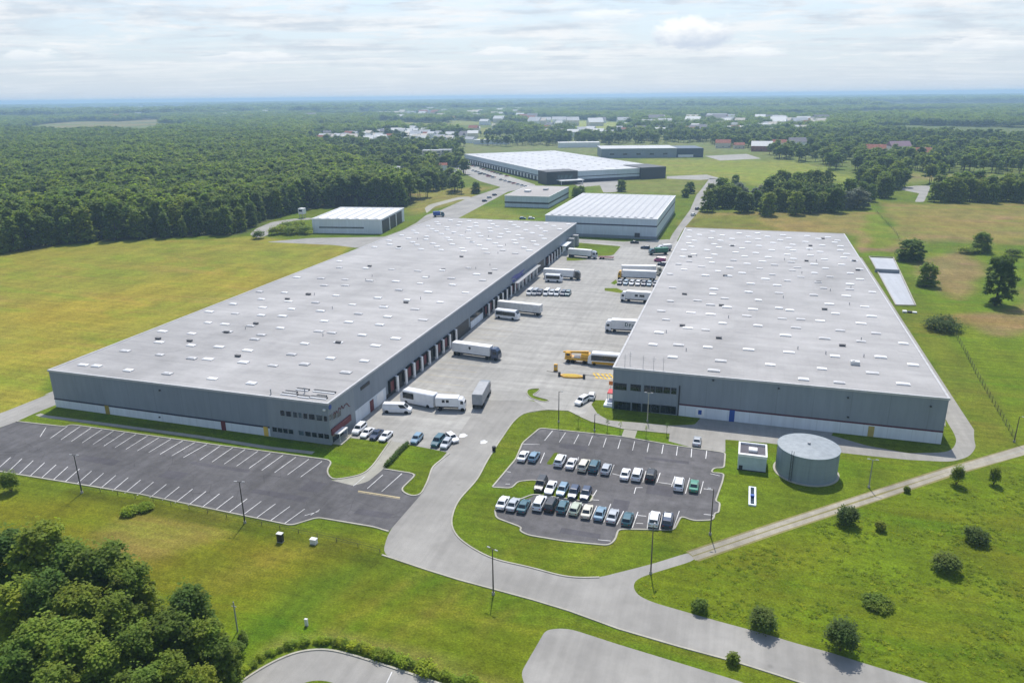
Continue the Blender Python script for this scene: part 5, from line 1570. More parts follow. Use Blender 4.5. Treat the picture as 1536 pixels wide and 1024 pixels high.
# ------------------------------------------------------------------ plants
def leaf_mesh(name, lobes, n, size, mat, seed, thick=.42, up=1.5, extra=None, shell=.6):
    """many leaf-clump faces spread through the lobes' volume: lobes = [(x, y, z, rx, rz)]"""
    r = np.random.default_rng(seed)
    L = np.array(lobes, float)
    wgt = L[:, 3] ** 2; wgt = wgt / wgt.sum()
    li = r.choice(len(L), n, p=wgt)
    d = r.normal(size=(n, 3)); d /= np.linalg.norm(d, axis=1)[:, None]
    d[:, 2] = np.where(d[:, 2] < -.45, -d[:, 2], d[:, 2])
    rad_ = (1 - thick * r.random(n) ** 1.6)
    rad_ *= 1 + .2 * r.normal(size=n)
    loose = r.random(n) < .16
    rad_ = np.where(loose, r.uniform(1.0, 1.6, n), rad_)
    c = L[li, :3] + d * rad_[:, None] * np.stack([L[li, 3], L[li, 3], L[li, 4]], 1)
    nrm = d * shell + r.normal(size=(n, 3)) * .42 + np.array([0, 0, up])
    nrm /= np.linalg.norm(nrm, axis=1)[:, None]
    t = np.cross(nrm, r.normal(size=(n, 3))); t /= np.linalg.norm(t, axis=1)[:, None]
    b = np.cross(nrm, t)
    s = size * r.uniform(.6, 1.35, n)[:, None]
    e = r.uniform(.55, .9, n)[:, None]
    v = np.stack([c + t * s, c + b * s * e + nrm * s * .18, c - t * s * .9, c - b * s * e + nrm * s * .12], 1).reshape(-1, 3)
    tone = r.random(n) * .6 + .4 * r.random(len(L))[li]
    verts = [v]; nf = n
    me = bpy.data.meshes.new(name)
    mats = [mat]
    V = v; loops = np.arange(n * 4); starts = np.arange(n) * 4; mi = np.zeros(n, int)
    if extra is not None:      # woody part in the same mesh
        ev = np.array(extra.v); q = [f for f in extra.f if len(f) == 4]
        loops = np.concatenate([loops, np.array(q).ravel() + len(v)])
        starts = np.arange(n + len(q)) * 4
        V = np.concatenate([v, ev]); mi = np.concatenate([mi, np.ones(len(q), int)])
        tone = np.concatenate([tone, np.full(len(q), .5)]); nf = n + len(q)
        mats.append(M['bark'])
    me.vertices.add(len(V)); me.vertices.foreach_set('co', V.astype(np.float32).ravel())
    me.loops.add(len(loops)); me.loops.foreach_set('vertex_index', loops.astype(np.int32))
    me.polygons.add(nf); me.polygons.foreach_set('loop_start', starts.astype(np.int32))
    for m_ in mats:
        me.materials.append(m_)
    me.polygons.foreach_set('material_index', mi.astype(np.int32))
    me.update(); me.validate()
    at = me.attributes.new('v', 'FLOAT', 'FACE'); at.data.foreach_set('value', tone.astype(np.float32))
    return me


def trunk_mb(h, r0, lobes, seed, base=.35):
    rr = random.Random(seed)
    mb = MB()
    pts = [(0, 0, -.1)]
    for k in range(1, 5):
        pts.append((rr.uniform(-.04, .04) * h * .5, rr.uniform(-.04, .04) * h * .5, h * .78 * k / 4))
    rs = [r0 * (1.25, .9, .68, .45, .15)[k] for k in range(5)]
    for k in range(4):
        mb.tube(pts[k], pts[k + 1], rs[k], rs[k + 1], 7)
    for (x, y, z, a, b) in lobes[:9]:
        k = min(.7, max(base, (z - a * .6) / h))
        i = min(3, int(k / .78 * 4)); f = k / .78 * 4 - i
        p = lerp(pts[i], pts[i + 1], f)
        mb.tube(p, (x * .8, y * .8, z), r0 * .38, r0 * .1, 5)
    return mb


def lobes_round(h, r, n, seed, zlo=.35, flat=.8, lr=(.28, .46)):
    rr = random.Random(seed); out = [(0, 0, h * .7, r * .5, h * .24)]
    for k in range(n):
        a = 2.4 * k + rr.uniform(-.4, .4); q = rr.uniform(.4, .86)
        z = h * (zlo + .05 + (.9 - zlo - .05) * ((k + rr.random()) / n))
        sh = 1 - max(0, (z / h - .62)) * 1.5
        rad_ = r * rr.uniform(*lr)
        out.append((math.cos(a) * r * q * sh, math.sin(a) * r * q * sh, z, rad_, rad_ * flat))
    if zlo < .1:
        for k in range(9):
            a = k * .7 + rr.uniform(-.2, .2)
            out.append((math.cos(a) * r * .55, math.sin(a) * r * .55, h * rr.uniform(.07, .2), r * rr.uniform(.24, .34), h * .09))
    return out


TREES = {}


def tree_kind(key, h, r, nl, n, size, mat, seed, zlo=.35, r0=.28, lr=(.28, .46)):
    lb = lobes_round(h, r, nl, seed, zlo, .66, lr)
    TREES[key] = (leaf_mesh('crown', lb, n, size, M[mat], seed), trunk_mb(h, r0, lb, seed).mesh('trunk', M['bark']), h)


for i in range(5):
    tree_kind(('near', i), 13, 4.5, 95, 11500, .25, ('leaf', 'leaf_dark', 'leaf', 'leaf_dark', 'leaf')[i], 30 + i, .12, .24, (.12, .24))
tree_kind(('oak', 0), 18.5, 6.8, 70, 11000, .4, 'leaf_dark', 51, .12, .5, (.13, .25))
for i in range(3):
    tree_kind(('field', i), 9, 4.3, 44, 5200, .34, 'leaf_dark', 60 + i, .03, .25, (.16, .28))
for i in range(6):
    tree_kind(('mid', i), 16, 5.2, 42, 2600, .62, ('leaf', 'leaf', 'leaf_forest', 'leaf_dark', 'leaf_forest', 'leaf')[i], 70 + i, .03, .3, (.16, .29))
for i in range(2):
    tree_kind(('willow', i), 13, 4.6, 12, 2200, .6, 'leaf_pale', 80 + i, .05, .3)
for i in range(6):
    tree_kind(('wood', i), 18, 4.3, 38, 2000, .66, ('leaf_forest', 'leaf_dark', 'leaf_forest', 'leaf_forest', 'leaf', 'leaf_dark')[i], 90 + i, .06, .26, (.17, .3))


def tree(kind, x, y, h, label, group=None, wide=1.0, name='tree', cat='tree', rz=None):
    cr, tr_, h0 = TREES[kind]
    t = thing(name, label, cat, (x, y, 0), random.uniform(0, 6.28) if rz is None else rz, group)
    s = h / h0
    t.scale = (s * wide, s * wide, s)
    link('trunk', tr_, t); link('crown', cr, t)
    return t


def bush(px, py, w_, h_, label, seed, mat='leaf_dark', n=1500, size=.16, group=None, name='bush', world=None):
    if py > 700:
        w_, h_ = w_ * .88, h_ * .9
    x, y = world or g(px, py)
    lb = [(0, 0, h_ * .5, w_ * .36, h_ * .48)] + [(math.cos(a) * w_ * .27, math.sin(a) * w_ * .27, h_ * random.uniform(.3, .62), w_ * .22, h_ * .34) for a in (seed, seed + 1.2, seed + 2.5, seed + 3.8, seed + 5.1)]
    t = thing(name, label, 'bush', (x, y, 0), 0, group)
    link('leaves', leaf_mesh('leaves', lb, n, size, M['leaf_bush' if mat == 'leaf_dark' else mat], seed, .5), t)
    tm = MB()
    for l in lb[1:]:
        tm.tube((0, 0, 0), l[:3], .05, .02, 5)
    tm.build('stem', M['bark'], t)
    return t


random.seed(5)
# near trees, lower left corner: (photo x, y of the top, height)
NEAR = [(55, 788, 14.5, 'tallest tree at the back of the foreground group, at its upper left'), (12, 800, 13, 'tree at the left edge behind the foreground group'), (100, 812, 12.5, 'tree just right of the tallest one in the foreground group'), (148, 820, 13.5, 'broad tree in the middle of the foreground group top'),
        (190, 845, 12.5, 'tree at the right shoulder of the large foreground group'), (60, 862, 13, 'foreground tree below the tallest one'), (20, 872, 12, 'left edge tree in the middle of the foreground group'), (112, 880, 12.5, 'foreground tree in the centre of the large group'),
        (168, 895, 12, 'foreground tree below the right shoulder of the group'), (277, 884, 11.5, 'separate round-topped tree at the right end of the foreground group'), (250, 925, 11, 'tree filling the gap left of the separate round-topped one'), (305, 935, 9.5, 'lower tree in front of the separate round-topped one'),
        (55, 930, 12, 'foreground tree low at the left side'), (105, 945, 11.5, 'foreground tree low in the centre of the group'), (200, 940, 11.5, 'foreground tree low on the right of the large group'), (155, 965, 11, 'lowest foreground tree near the picture bottom'), (20, 965, 11, 'lowest tree in the left bottom corner'),
        (250, 985, 9.5, 'tree at the bottom edge below the round-topped one'), (325, 962, 8, 'smallest rightmost tree of the foreground group'), (75, 1000, 10.5, 'tree crown cut by the bottom edge at left'), (200, 1010, 10, 'tree crown cut by the bottom edge at centre of the group'), (300, 1005, 8, 'tree crown cut by the bottom edge at right of the group'), (130, 1040, 10, 'tree mostly below the bottom edge'), (10, 1045, 10, 'tree mostly outside the bottom left corner')]
for i, (px, py, h, lb) in enumerate(NEAR):
    x, y = g(px, py, h * .97)
    tree(('near', (i * 3 + i // 5) % 5), x, y, h * random.uniform(.97, 1.03), lb, 'trees in the lower left foreground', random.uniform(.82, 1.0))
for i, (px, py, w_, h_, m_) in enumerate(((355, 985, 3, 2.5, 'leaf'), (330, 1005, 3, 2.2, 'leaf_dark'), (365, 965, 1.6, 2.0, 'leaf'))):
    bush(px, py, w_, h_, ('leafy shrub at the foot of the rightmost foreground tree', 'dark shrub below the rightmost foreground tree', 'thin shrub beside the bare grey pole')[i], 200 + i, m_, 1200, .14)
# single trees on the right
x, y = g(1494, 457); tree(('oak', 0), x, y, 18.3, 'big solitary spreading tree in the right-hand meadow', None, .82)
bush(1492, 459, 4.2, 3.2, 'dark bush at the foot of the big solitary tree', 210, 'leaf_dark', 1500, .26)
x, y = g(1364.5, 391); tree(('field', 0), x, y, 10, 'round dark tree by the upper end of the concrete basin', None, 1.35)
x, y = g(1389, 429); tree(('field', 1), x, y, 9.3, 'dark tree between the basin and the big solitary tree', None, .95)
x, y = g(1470, 378); tree(('field', 2), x, y, 9.6, 'pale grey-green tree behind the big solitary one', None, 1.15)
bush(1452, 380, 10, 3, 'low shrub beside the pale tree behind the solitary one', 212, 'leaf', 900, .4)
bush(1520, 384, 8, 3.5, 'low shrub near the right edge behind the solitary tree', 213, 'leaf', 900, .4)
bush(1413, 494, 12, 4.2, 'wide low dark bush at the upper end of the wire fence', 211, 'leaf_dark', 1800, .34)
for i, (px, py, w_, h_, m_, lb) in enumerate((
        (1434, 727, 2.9, 4.4, 'leaf', 'upright bush beside the gravel track, left of a thinner one'), (1490, 726, 2.5, 4.2, 'leaf', 'thin upright bush right of the one beside the track'), (1270, 786, 4.2, 3.4, 'leaf_dark', 'dense round bush below the gravel track'),
        (1320, 795, 2.0, 1.7, 'leaf', 'tiny bush right of the round one below the track'), (1463, 812, 4.3, 2.6, 'leaf_dark', 'grey-green bush at the right in the rough meadow'), (1418, 855, 4.7, 3.0, 'leaf_dark', 'dark spreading bush in the middle of the rough meadow'),
        (1143, 945, 4.3, 3.4, 'leaf_dark', 'round dark bush on the road edge, left of a bigger one'), (1260, 976, 4.9, 5.0, 'leaf_dark', 'biggest dark bush on the road edge near the bottom right'), (1050, 916, 2.6, 1.9, 'leaf', 'small bush on the meadow where the road bends'),
        (1099, 994, 1.8, 1.6, 'leaf', 'small shrub on the lower road verge'), (1316, 908, 4.6, 1.3, 'leaf', 'low leafy clump in the meadow above the biggest bush'), (1360, 738, 1.3, 1.2, 'leaf', 'tiny dark shrub just below the gravel track'),
        (17, 737, 3.8, 4.4, 'leaf', 'small leafy tree at the left edge below the car park'), (195, 770, 3.6, 1.3, 'leaf_bright', 'bright green low shrub below the left car park'), (218, 764, 3.4, 1.2, 'leaf_bright', 'second bright green low shrub, nearer the kerb'))):
    bush(px, py, w_, h_, lb, 220 + i, m_, int(900 + 620 * w_), .16 if w_ > 3.5 else .13)
for i, (px, py) in enumerate(((867, 640), (911, 646), (930, 649), (969, 656), (1000, 652))):
    x, y = g(px, py)
    t = thing('sapling', 'thin staked sapling on the narrow lawn above the staff car park', 'sapling', (x, y, 0), i, 'saplings above the staff car park')
    MB().tube((0, 0, 0), (.05, 0, 2.2), .05, .03, 6).build('trunk', M['bark'], t)
    link('crown', leaf_mesh('crown', [(0, 0, 2.1, .4, .8)], 60, .12, M['leaf_dark'], 300 + i), t)
hp = G([(611, 668), (600, 678), (588, 692), (577, 702)])
hl = []
for (a_, b_) in zip(hp, hp[1:]):
    m_ = max(2, int(math.dist(a_, b_) / .6))
    for k in range(m_):
        x, y = lerp(a_, b_, k / m_)
        hl.append((x - hp[0][0], y - hp[0][1], .45, .45, .5))
t = thing('hedge', 'low clipped dark hedge along the right edge of the driveway', 'hedge', (*hp[0], 0))
link('leaves', leaf_mesh('leaves', hl, 3000, .12, M['leaf_dark'], 333, .5), t)
# planted shrubs along the curved kerb at the bottom
shr = [leaf_mesh('leaves', [(0, 0, .55, .75, .6), (.5, .2, .45, .5, .45), (-.4, -.3, .5, .5, .5)], 420, .13, M['leaf_bright' if i else 'leaf'], 400 + i, .6) for i in range(4)]
arc = G([(352, 1022), (372, 1004), (395, 987), (420, 975), (447, 966), (478, 963), (508, 966), (535, 973), (562, 982), (590, 990), (620, 1000), (650, 1010), (685, 1022), (730, 1038)])
seg = [math.dist(a, b) for a, b in zip(arc, arc[1:])]
tot = sum(seg); d_at = 0; i = 0
while d_at < tot:
    q = d_at; k = 0
    while q > seg[k]:
        q -= seg[k]; k += 1
    x, y = lerp(arc[k], arc[k + 1], q / seg[k])
    t = thing('hedge_shrub', 'low bright shrub planted along the curved kerb of the turning loop', 'shrub', (x + random.uniform(-.2, .2), y + random.uniform(-.2, .2), 0), random.uniform(0, 6), 'shrubs along the curved kerb')
    s = random.uniform(.55, 1.15) * (1.15 if d_at > tot * .5 else .8)
    t.scale = (s, s, s)
    link('leaves', shr[i % 4], t)
    i += 1; d_at += random.uniform(.75, 1.15)

# windbreak right of the warehouses, and the belts beyond
GW = 'trees in the windbreak behind the right warehouse'
WB = []
for k in range(24):
    WB.append((1062 + k * 10.2 + random.uniform(-3, 3), 312 + random.uniform(-2, 8) + (4 if 6 < k < 20 else 0), random.uniform(12, 17)))
for k in range(20):
    WB.append((1068 + k * 12.5 + random.uniform(-4, 4), 303 + random.uniform(-3, 4), random.uniform(12, 17)))
for k in range(8):
    WB.append((1160 + k * 11 + random.uniform(-4, 4), 286 + random.uniform(-4, 6), random.uniform(14, 19)))
for px, py, h in WB:
    x, y = g(px, py)
    will = 1105 < px < 1150 and py < 311 or 1255 < px < 1300 and py > 304
    tree(('willow', random.randrange(2)) if will and random.random() < .7 else ('mid', random.randrange(6)), x, y, h * (.85 if will else 1), 'pale silvery willow in the windbreak behind the right warehouse' if False else ('silver-leaved tree in the windbreak' if will else 'dark leafy tree in the windbreak behind the right warehouse'), 'silver trees in the windbreak' if will else GW, 1.05) if not will else tree(('willow', random.randrange(2)), x, y, h * .85, 'silver-leaved tree in the windbreak behind the right warehouse', 'silver trees in the windbreak', 1.05)
for k in range(26):
    px, py = 1290 + random.uniform(-10, 70), 262 + random.uniform(0, 36)
    x, y = g(px - (py - 262) * .4 + 8, py)
    tree(('mid', random.randrange(6)), x, y, random.uniform(13, 19), 'tree in the clump left of the winding valley road', 'trees left of the winding valley road')
for k in range(36):
    px, py = 1402 + (k % 18) * 8.8 + random.uniform(-3, 3), 303 - (k // 18) * 12 + random.uniform(-3, 2)
    x, y = g(px, py)
    tree(('mid', random.randrange(6)), x, y, random.uniform(13, 18), 'tree in the belt right of the winding valley road', 'trees right of the winding valley road')
for k in range(46):
    px, py = 606 + random.uniform(0, 88), 258 + random.uniform(0, 30)
    if py > 292 - (px - 606) * .1 or (px > 672 and py < 272):
        continue
    x, y = g(px, py)
    tree(('mid', random.randrange(6)), x, y, random.uniform(11, 17), 'dark tree in the copse between the forest and the lorry park', 'trees between the forest and the lorry park', 1.15)
for px, py, h, lb in ((1035, 290, 9, 'small tree at the far corner of the white ribbed-roof warehouse'), (1028, 296, 7, 'shrubby tree beside the road behind the white ribbed-roof warehouse'), (864, 296, 8, 'dark tree between the office block and the white ribbed-roof warehouse'), (872, 292, 7, 'smaller dark tree right of the one by the office block'), (932, 287, 9, 'round tree on the lawn before the huge far warehouse'), (1103, 276, 8, 'lone small tree in the field beyond the windbreak'), (714, 290, 9, 'lone tree beside the far road bend')):
    x, y = g(px, py)
    tree(('field', random.randrange(3)), x, y, h, lb)
for px, py, w_ in ((412, 352, 8), (424, 350, 9), (436, 352, 9), (448, 349, 10), (458, 351, 9), (430, 344, 9), (450, 342, 9), (388, 358, 7)):
    bush(px, py, w_, 4.5, 'leafy shrub left of the white storage shed', int(px), 'leaf', 800, .4, 'shrubs left of the white storage shed')


# ---- woods: the nearest trees one by one, the rest as one mass
def in_poly(P_, poly):
    return inside_dist(P_, poly) > 0


random.seed(9)
r_ = np.random.default_rng(3)
az0 = math.atan2(*ray(-60, 500)[:2]); az1 = math.atan2(*ray(1596, 500)[:2])


def scatter(poly, step, jit=.42):
    A = np.array(poly)
    lo, hi = A.min(0), A.max(0)
    X, Y = np.meshgrid(np.arange(lo[0], hi[0], step), np.arange(lo[1], hi[1], step))
    X = X + (np.arange(X.shape[0]) % 2)[:, None] * step * .5
    P_ = np.stack([X.ravel(), Y.ravel()], 1) + r_.uniform(-jit, jit, (X.size, 2)) * step
    P_ = P_[inside_dist(P_, poly) > 0]
    a = np.arctan2(P_[:, 0], P_[:, 1])
    return P_[(a > az0 - .05) & (a < az1 + .05)]


W1 = scatter(FOREST, 6.6)
dist = np.hypot(W1[:, 0], W1[:, 1])
edge = inside_dist(W1, FOREST)
order = np.argsort(dist + np.minimum(edge, 200) * 2.2)
NIND = 150
hs = r_.uniform(14, 20.5, len(W1)) * (1 + .12 * np.sin(W1[:, 0] * .03) * np.sin(W1[:, 1] * .023))
for i in order[:NIND]:
    if edge[i] < 9 and random.random() < .45:
        hs[i] *= random.uniform(.35, .75)
    tree(('wood', random.randrange(6)), W1[i, 0], W1[i, 1], float(hs[i]), 'tree in the front row of the forest behind the left meadow', 'trees along the forest edge', random.uniform(.9, 1.15))
SRC = {}


def sources(prefix, meshes):
    c = bpy.data.collections.new(prefix)
    for i, me in enumerate(meshes):
        o = bpy.data.objects.new('%s_source_%02d' % (prefix, i), me)
        c.objects.link(o)
    return c


def mass(name, coll, P_, scale, nvar, z=0.0, wide=None, seed=1):
    """one object: copies of the sources spread over the points"""
    r = np.random.default_rng(seed)
    n = len(P_)
    me = bpy.data.meshes.new(name)
    me.vertices.add(n)
    me.vertices.foreach_set('co', np.column_stack([P_, np.full(n, z)]).astype(np.float32).ravel())
    for nm, ty, val in (('rot', 'FLOAT', r.uniform(0, 6.28, n)), ('var', 'INT', r.integers(0, nvar, n))):
        a = me.attributes.new(nm, ty, 'POINT'); a.data.foreach_set('value', val.astype(np.float32 if ty == 'FLOAT' else np.int32))
    s3 = np.stack([scale * (wide if wide is not None else 1), scale * (wide if wide is not None else 1), scale], 1)
    a = me.attributes.new('scl', 'FLOAT_VECTOR', 'POINT'); a.data.foreach_set('vector', s3.astype(np.float32).ravel())
    o = tag(link(name, me), kind='stuff')
    ng = bpy.data.node_groups.new(name + ' spread', 'GeometryNodeTree')
    ng.interface.new_socket('Geometry', in_out='INPUT', socket_type='NodeSocketGeometry')
    ng.interface.new_socket('Geometry', in_out='OUTPUT', socket_type='NodeSocketGeometry')
    gi, go = ng.nodes.new('NodeGroupInput'), ng.nodes.new('NodeGroupOutput')
    ci = ng.nodes.new('GeometryNodeCollectionInfo'); ci.inputs['Collection'].default_value = coll
    ci.inputs['Separate Children'].default_value = True; ci.inputs['Reset Children'].default_value = True
    ip = ng.nodes.new('GeometryNodeInstanceOnPoints'); ip.inputs['Pick Instance'].default_value = True

    def at(nm, ty):
        q = ng.nodes.new('GeometryNodeInputNamedAttribute'); q.data_type = ty; q.inputs[0].default_value = nm
        return [s for s in q.outputs if s.enabled][0]
    cx = ng.nodes.new('ShaderNodeCombineXYZ')
    ng.links.new(at('rot', 'FLOAT'), cx.inputs[2])
    ng.links.new(gi.outputs[0], ip.inputs['Points']); ng.links.new(ci.outputs[0], ip.inputs['Instance'])
    ng.links.new(at('var', 'INT'), ip.inputs['Instance Index']); ng.links.new(cx.outputs[0], ip.inputs['Rotation'])
    ng.links.new(at('scl', 'FLOAT_VECTOR'), ip.inputs['Scale']); ng.links.new(ip.outputs[0], go.inputs[0])
    md = o.modifiers.new('spread', 'NODES'); md.node_group = ng
    return o


wood_src = []
for i in range(8):
    lb = lobes_round(18, 4.3, 11, 500 + i, .3)
    wood_src.append(leaf_mesh('wood', lb, 700, .92, M[('leaf_forest', 'leaf_dark', 'leaf_forest', 'leaf', 'leaf_forest', 'leaf_dark', 'leaf_forest', 'leaf_forest')[i]], 510 + i, extra=MB().tube((0, 0, 0), (0, 0, 12), .3, .1, 5)))
CW = sources('wood', wood_src)
rest = order[NIND:]
mass('forest', CW, W1[rest], hs[rest] / 18, 8, wide=r_.uniform(.85, 1.25, len(rest)), seed=2)
clump_src = []
for i in range(6):
    rr = random.Random(600 + i)
    lb = []
    for k in range(16):
        a, q = rr.uniform(0, 6.28), 17 * math.sqrt(rr.random())
        rad_ = rr.uniform(3.6, 6)
        lb.append((math.cos(a) * q, math.sin(a) * q, rr.uniform(7, 12), rad_, rad_ * 1.15))
    clump_src.append(leaf_mesh('copse', lb, 1500, 1.5, M[('leaf_forest', 'leaf_dark', 'leaf', 'leaf_forest', 'leaf_dark', 'leaf_forest')[i]], 610 + i, .45))
CC = sources('copse', clump_src)
# wooded country between and beyond the fields


def gd(px, dist_):
    d = ray(px, 400); k = dist_ / math.hypot(d[0], d[1])
    return d[0] * k, d[1] * k


far_poly = [g(-500, 200), gd(-300, 4500), gd(768, 4500), gd(1800, 4500), g(1900, 240), g(1640, 262), g(1560, 262), g(1400, 282), g(1290, 280), g(1180, 250), g(1070, 240), g(1058, 222), g(905, 222), g(840, 226), g(698, 232), g(690, 246), g(715, 285), g(625, 300), g(560, 272), g(480, 228), g(400, 207)]
CLEAR = [G(q) for q in ([(960, 240), (1062, 238), (1180, 240), (1240, 252), (1262, 268), (1130, 275), (1080, 268), (985, 262)], [(805, 178), (940, 183), (938, 196), (780, 191)], [(690, 205), (768, 207), (764, 218), (698, 217)], [(738, 175), (800, 175), (822, 182), (758, 183)], [(212, 187), (288, 189), (262, 198), (228, 196)],
                         [(1008, 177), (1092, 179), (1082, 185), (998, 184)], [(1498, 179), (1610, 178), (1610, 185), (1508, 186)], [(588, 171), (652, 171), (662, 177), (598, 177)], [(690, 222), (1060, 214), (1060, 245), (1000, 260), (800, 285), (690, 250)], [(1054, 230), (1145, 228), (1150, 242), (1075, 243)], [(1060, 252), (1200, 248), (1300, 268), (1150, 290)], [(1366, 276), (1400, 276), (1392, 306), (1368, 306)], [(1300, 262), (1500, 262), (1500, 272), (1320, 272)])]
F1 = scatter(far_poly, 21, .5)
dF = np.hypot(F1[:, 0], F1[:, 1])
open_ = np.sin(F1[:, 0] * .006 + 1.7 * np.sin(F1[:, 1] * .0034)) + np.sin(F1[:, 1] * .0046 + 1.3 * np.sin(F1[:, 0] * .0041 + 1)) + .7 * np.sin(F1[:, 0] * .021 + F1[:, 1] * .017)
keep = (open_ < np.where(dF > 1500, .55, 1.05)) & (dF < 4200) & (r_.random(len(F1)) < .9)
for q in CLEAR:
    keep &= ~(inside_dist(F1, q) > -6)
for o in list(sc.objects):
    if o.parent is None and o.get('category') in ('house', 'building', 'warehouse') and o.location.y > 600:
        c_ = np.array(o.location[:2])
        dv_ = F1 - c_
        u_ = c_ / np.linalg.norm(c_)
        al, ac = dv_ @ -u_, np.abs(dv_[:, 0] * u_[1] - dv_[:, 1] * u_[0])
        keep &= ~((al > -14) & (al < (40 if c_[1] < 1100 else 75)) & (ac < 18))
F1 = F1[keep]
near_ = np.hypot(F1[:, 0], F1[:, 1]) < 1500
C1 = F1[near_]
# nearer part: single crowns
C1 = np.concatenate([C1 + r_.normal(size=C1.shape) * 5.5 for _ in range(4)])
for q in CLEAR:
    C1 = C1[~(inside_dist(C1, q) > 2)]
mass('woodland', CW, C1, r_.uniform(.55, .95, len(C1)), 8, wide=r_.uniform(1.0, 1.5, len(C1)), seed=4)
F1 = F1[~near_]
mass('far_woodland', CC, F1, r_.uniform(.65, 1.15, len(F1)), 6, seed=5)
far2 = [gd(-300, 4200), gd(-300, 15500), gd(768, 15500), gd(1850, 15500), gd(1850, 4200), gd(768, 4200)]
F2 = scatter(far2, 90, .5)
open2 = np.sin(F2[:, 0] * .0021 + 1.7 * np.sin(F2[:, 1] * .0011)) + np.sin(F2[:, 1] * .0016 + 1.3 * np.sin(F2[:, 0] * .0013))
F2 = F2[(open2 < .5) & (r_.random(len(F2)) < .85)]
mass('distant_woodland', CC, F2, r_.uniform(1.4, 2.2, len(F2)), 6, wide=r_.uniform(1.4, 2.4, len(F2)), seed=6)

# ---- grass tufts on the unpaved ground near the camera
tufts = []
for i in range(6):
    r2 = np.random.default_rng(700 + i)
    n = 26
    a = r2.uniform(0, 6.28, n); q = r2.uniform(0, .3, n); hgt = r2.uniform(.06, .2, n)
    bx, by = np.cos(a) * q, np.sin(a) * q
    ln = r2.uniform(.2, .45, n); lx, ly = np.cos(a) * ln, np.sin(a) * ln
    wx_, wy_ = -np.sin(a) * .055, np.cos(a) * .055
    zz = np.zeros(n)
    v = np.stack([np.stack([bx - wx_, by - wy_, zz], 1), np.stack([bx + wx_, by + wy_, zz], 1), np.stack([bx + lx + wx_ * .3, by + ly + wy_ * .3, hgt], 1), np.stack([bx + lx - wx_ * .3, by + ly - wy_ * .3, hgt], 1)], 1).reshape(-1, 3)
    me = bpy.data.meshes.new('tuft')
    me.from_pydata([tuple(p) for p in v], [], [tuple(range(k * 4, k * 4 + 4)) for k in range(n)])
    me.materials.append(M['blade'])
    at = me.attributes.new('v', 'FLOAT', 'FACE'); at.data.foreach_set('value', r2.random(n).astype(np.float32))
    tufts.append(me)
CT = sources('tuft', tufts)


def grass(name, poly, step, s0, s1, seed):
    T = scatter(poly, step, .5)
    patch = np.sin(T[:, 0] * .35 + 1.4 * np.sin(T[:, 1] * .27)) + np.sin(T[:, 1] * .41 + 1.2 * np.sin(T[:, 0] * .23 + seed))
    ok = r_.random(len(T)) < np.clip(.55 + .3 * patch, .1, 1)
    for q in PAVED:
        ok &= ~(inside_dist(T, q) > -.35)
    T = T[ok]; patch = patch[ok]
    mass(name, CT, T, r_.uniform(s0, s1, len(T)) * (1 + .25 * np.clip(patch, -1, 1)), 6, seed=seed)


grass('meadow_grass', G([(930, 880), (1030, 850), (1320, 760), (1600, 690), (1600, 1060), (1395, 1060), (1100, 960)]), 1.1, .4, 1.0, 8)

# ------------------------------------------------------------------ air, sky and light
hz = MB().box(-17600, 17600, -300, 17200, -1.0, 84)
hm = bpy.data.materials.new('haze')
hm.use_nodes = True
nt = hm.node_tree
nt.nodes.remove(nt.nodes['Principled BSDF'])
pv = nt.nodes.new('ShaderNodeVolumePrincipled')
pv.inputs['Color'].default_value = (.47, .68, .93, 1)
pv.inputs['Density'].default_value = 1.7e-4
pv.inputs['Anisotropy'].default_value = .15
nt.links.new(pv.outputs[0], nt.nodes['Material Output'].inputs['Volume'])
tag(hz.build('haze', hm), kind='stuff')

SUN_AZ, SUN_EL = R(-13), R(59)
sd = Vector((math.sin(SUN_AZ) * math.cos(SUN_EL), math.cos(SUN_AZ) * math.cos(SUN_EL), math.sin(SUN_EL)))
sl = bpy.data.lights.new('sun', 'SUN')
sl.energy = 4.0; sl.angle = R(.55); sl.color = (1, .955, .89)
so = bpy.data.objects.new('sun', sl); COL.objects.link(so)
so.rotation_euler = sd.to_track_quat('Z', 'Y').to_euler()
w = bpy.data.worlds.new('World'); sc.world = w; w.use_nodes = True
t = w.node_tree
bg = t.nodes['Background']
sky = t.nodes.new('ShaderNodeTexSky'); sky.sky_type = 'NISHITA'; sky.sun_disc = False
sky.sun_elevation = SUN_EL; sky.sun_rotation = SUN_AZ; sky.air_density = 1.0; sky.dust_density = 1.2; sky.altitude = 100


def tn(ty, **kw):
    n = t.nodes.new(ty)
    for a, b in kw.items():
        setattr(n, a, b)
    return n


def tl(a, sock):
    if hasattr(a, 'links'):
        t.links.new(a, sock)
    else:
        sock.default_value = a


def tm(op, a, b=0.0, cl=False):
    n = tn('ShaderNodeMath', operation=op, use_clamp=cl); tl(a, n.inputs[0]); tl(b, n.inputs[1])
    return n.outputs[0]


def mr(v, a, b, c=0.0, d=1.0):
    n = tn('ShaderNodeMapRange', interpolation_type='SMOOTHSTEP')
    for i, q in enumerate((v, a, b, c, d)):
        tl(q, n.inputs[i])
    return n.outputs[0]


dirn = tn('ShaderNodeTexCoord').outputs['Generated']
rotn = tn('ShaderNodeMapping', vector_type='POINT'); rotn.inputs['Rotation'].default_value = (0, 0, -YAW)
t.links.new(dirn, rotn.inputs[0])
sx = tn('ShaderNodeSeparateXYZ'); t.links.new(rotn.outputs[0], sx.inputs[0])
zc_ = tm('MAXIMUM', sx.outputs[2], 0.0)
den = tm('ADD', zc_, .045)
cb = tn('ShaderNodeCombineXYZ'); tl(tm('DIVIDE', sx.outputs[0], den), cb.inputs[0]); tl(tm('DIVIDE', sx.outputs[1], den), cb.inputs[1])


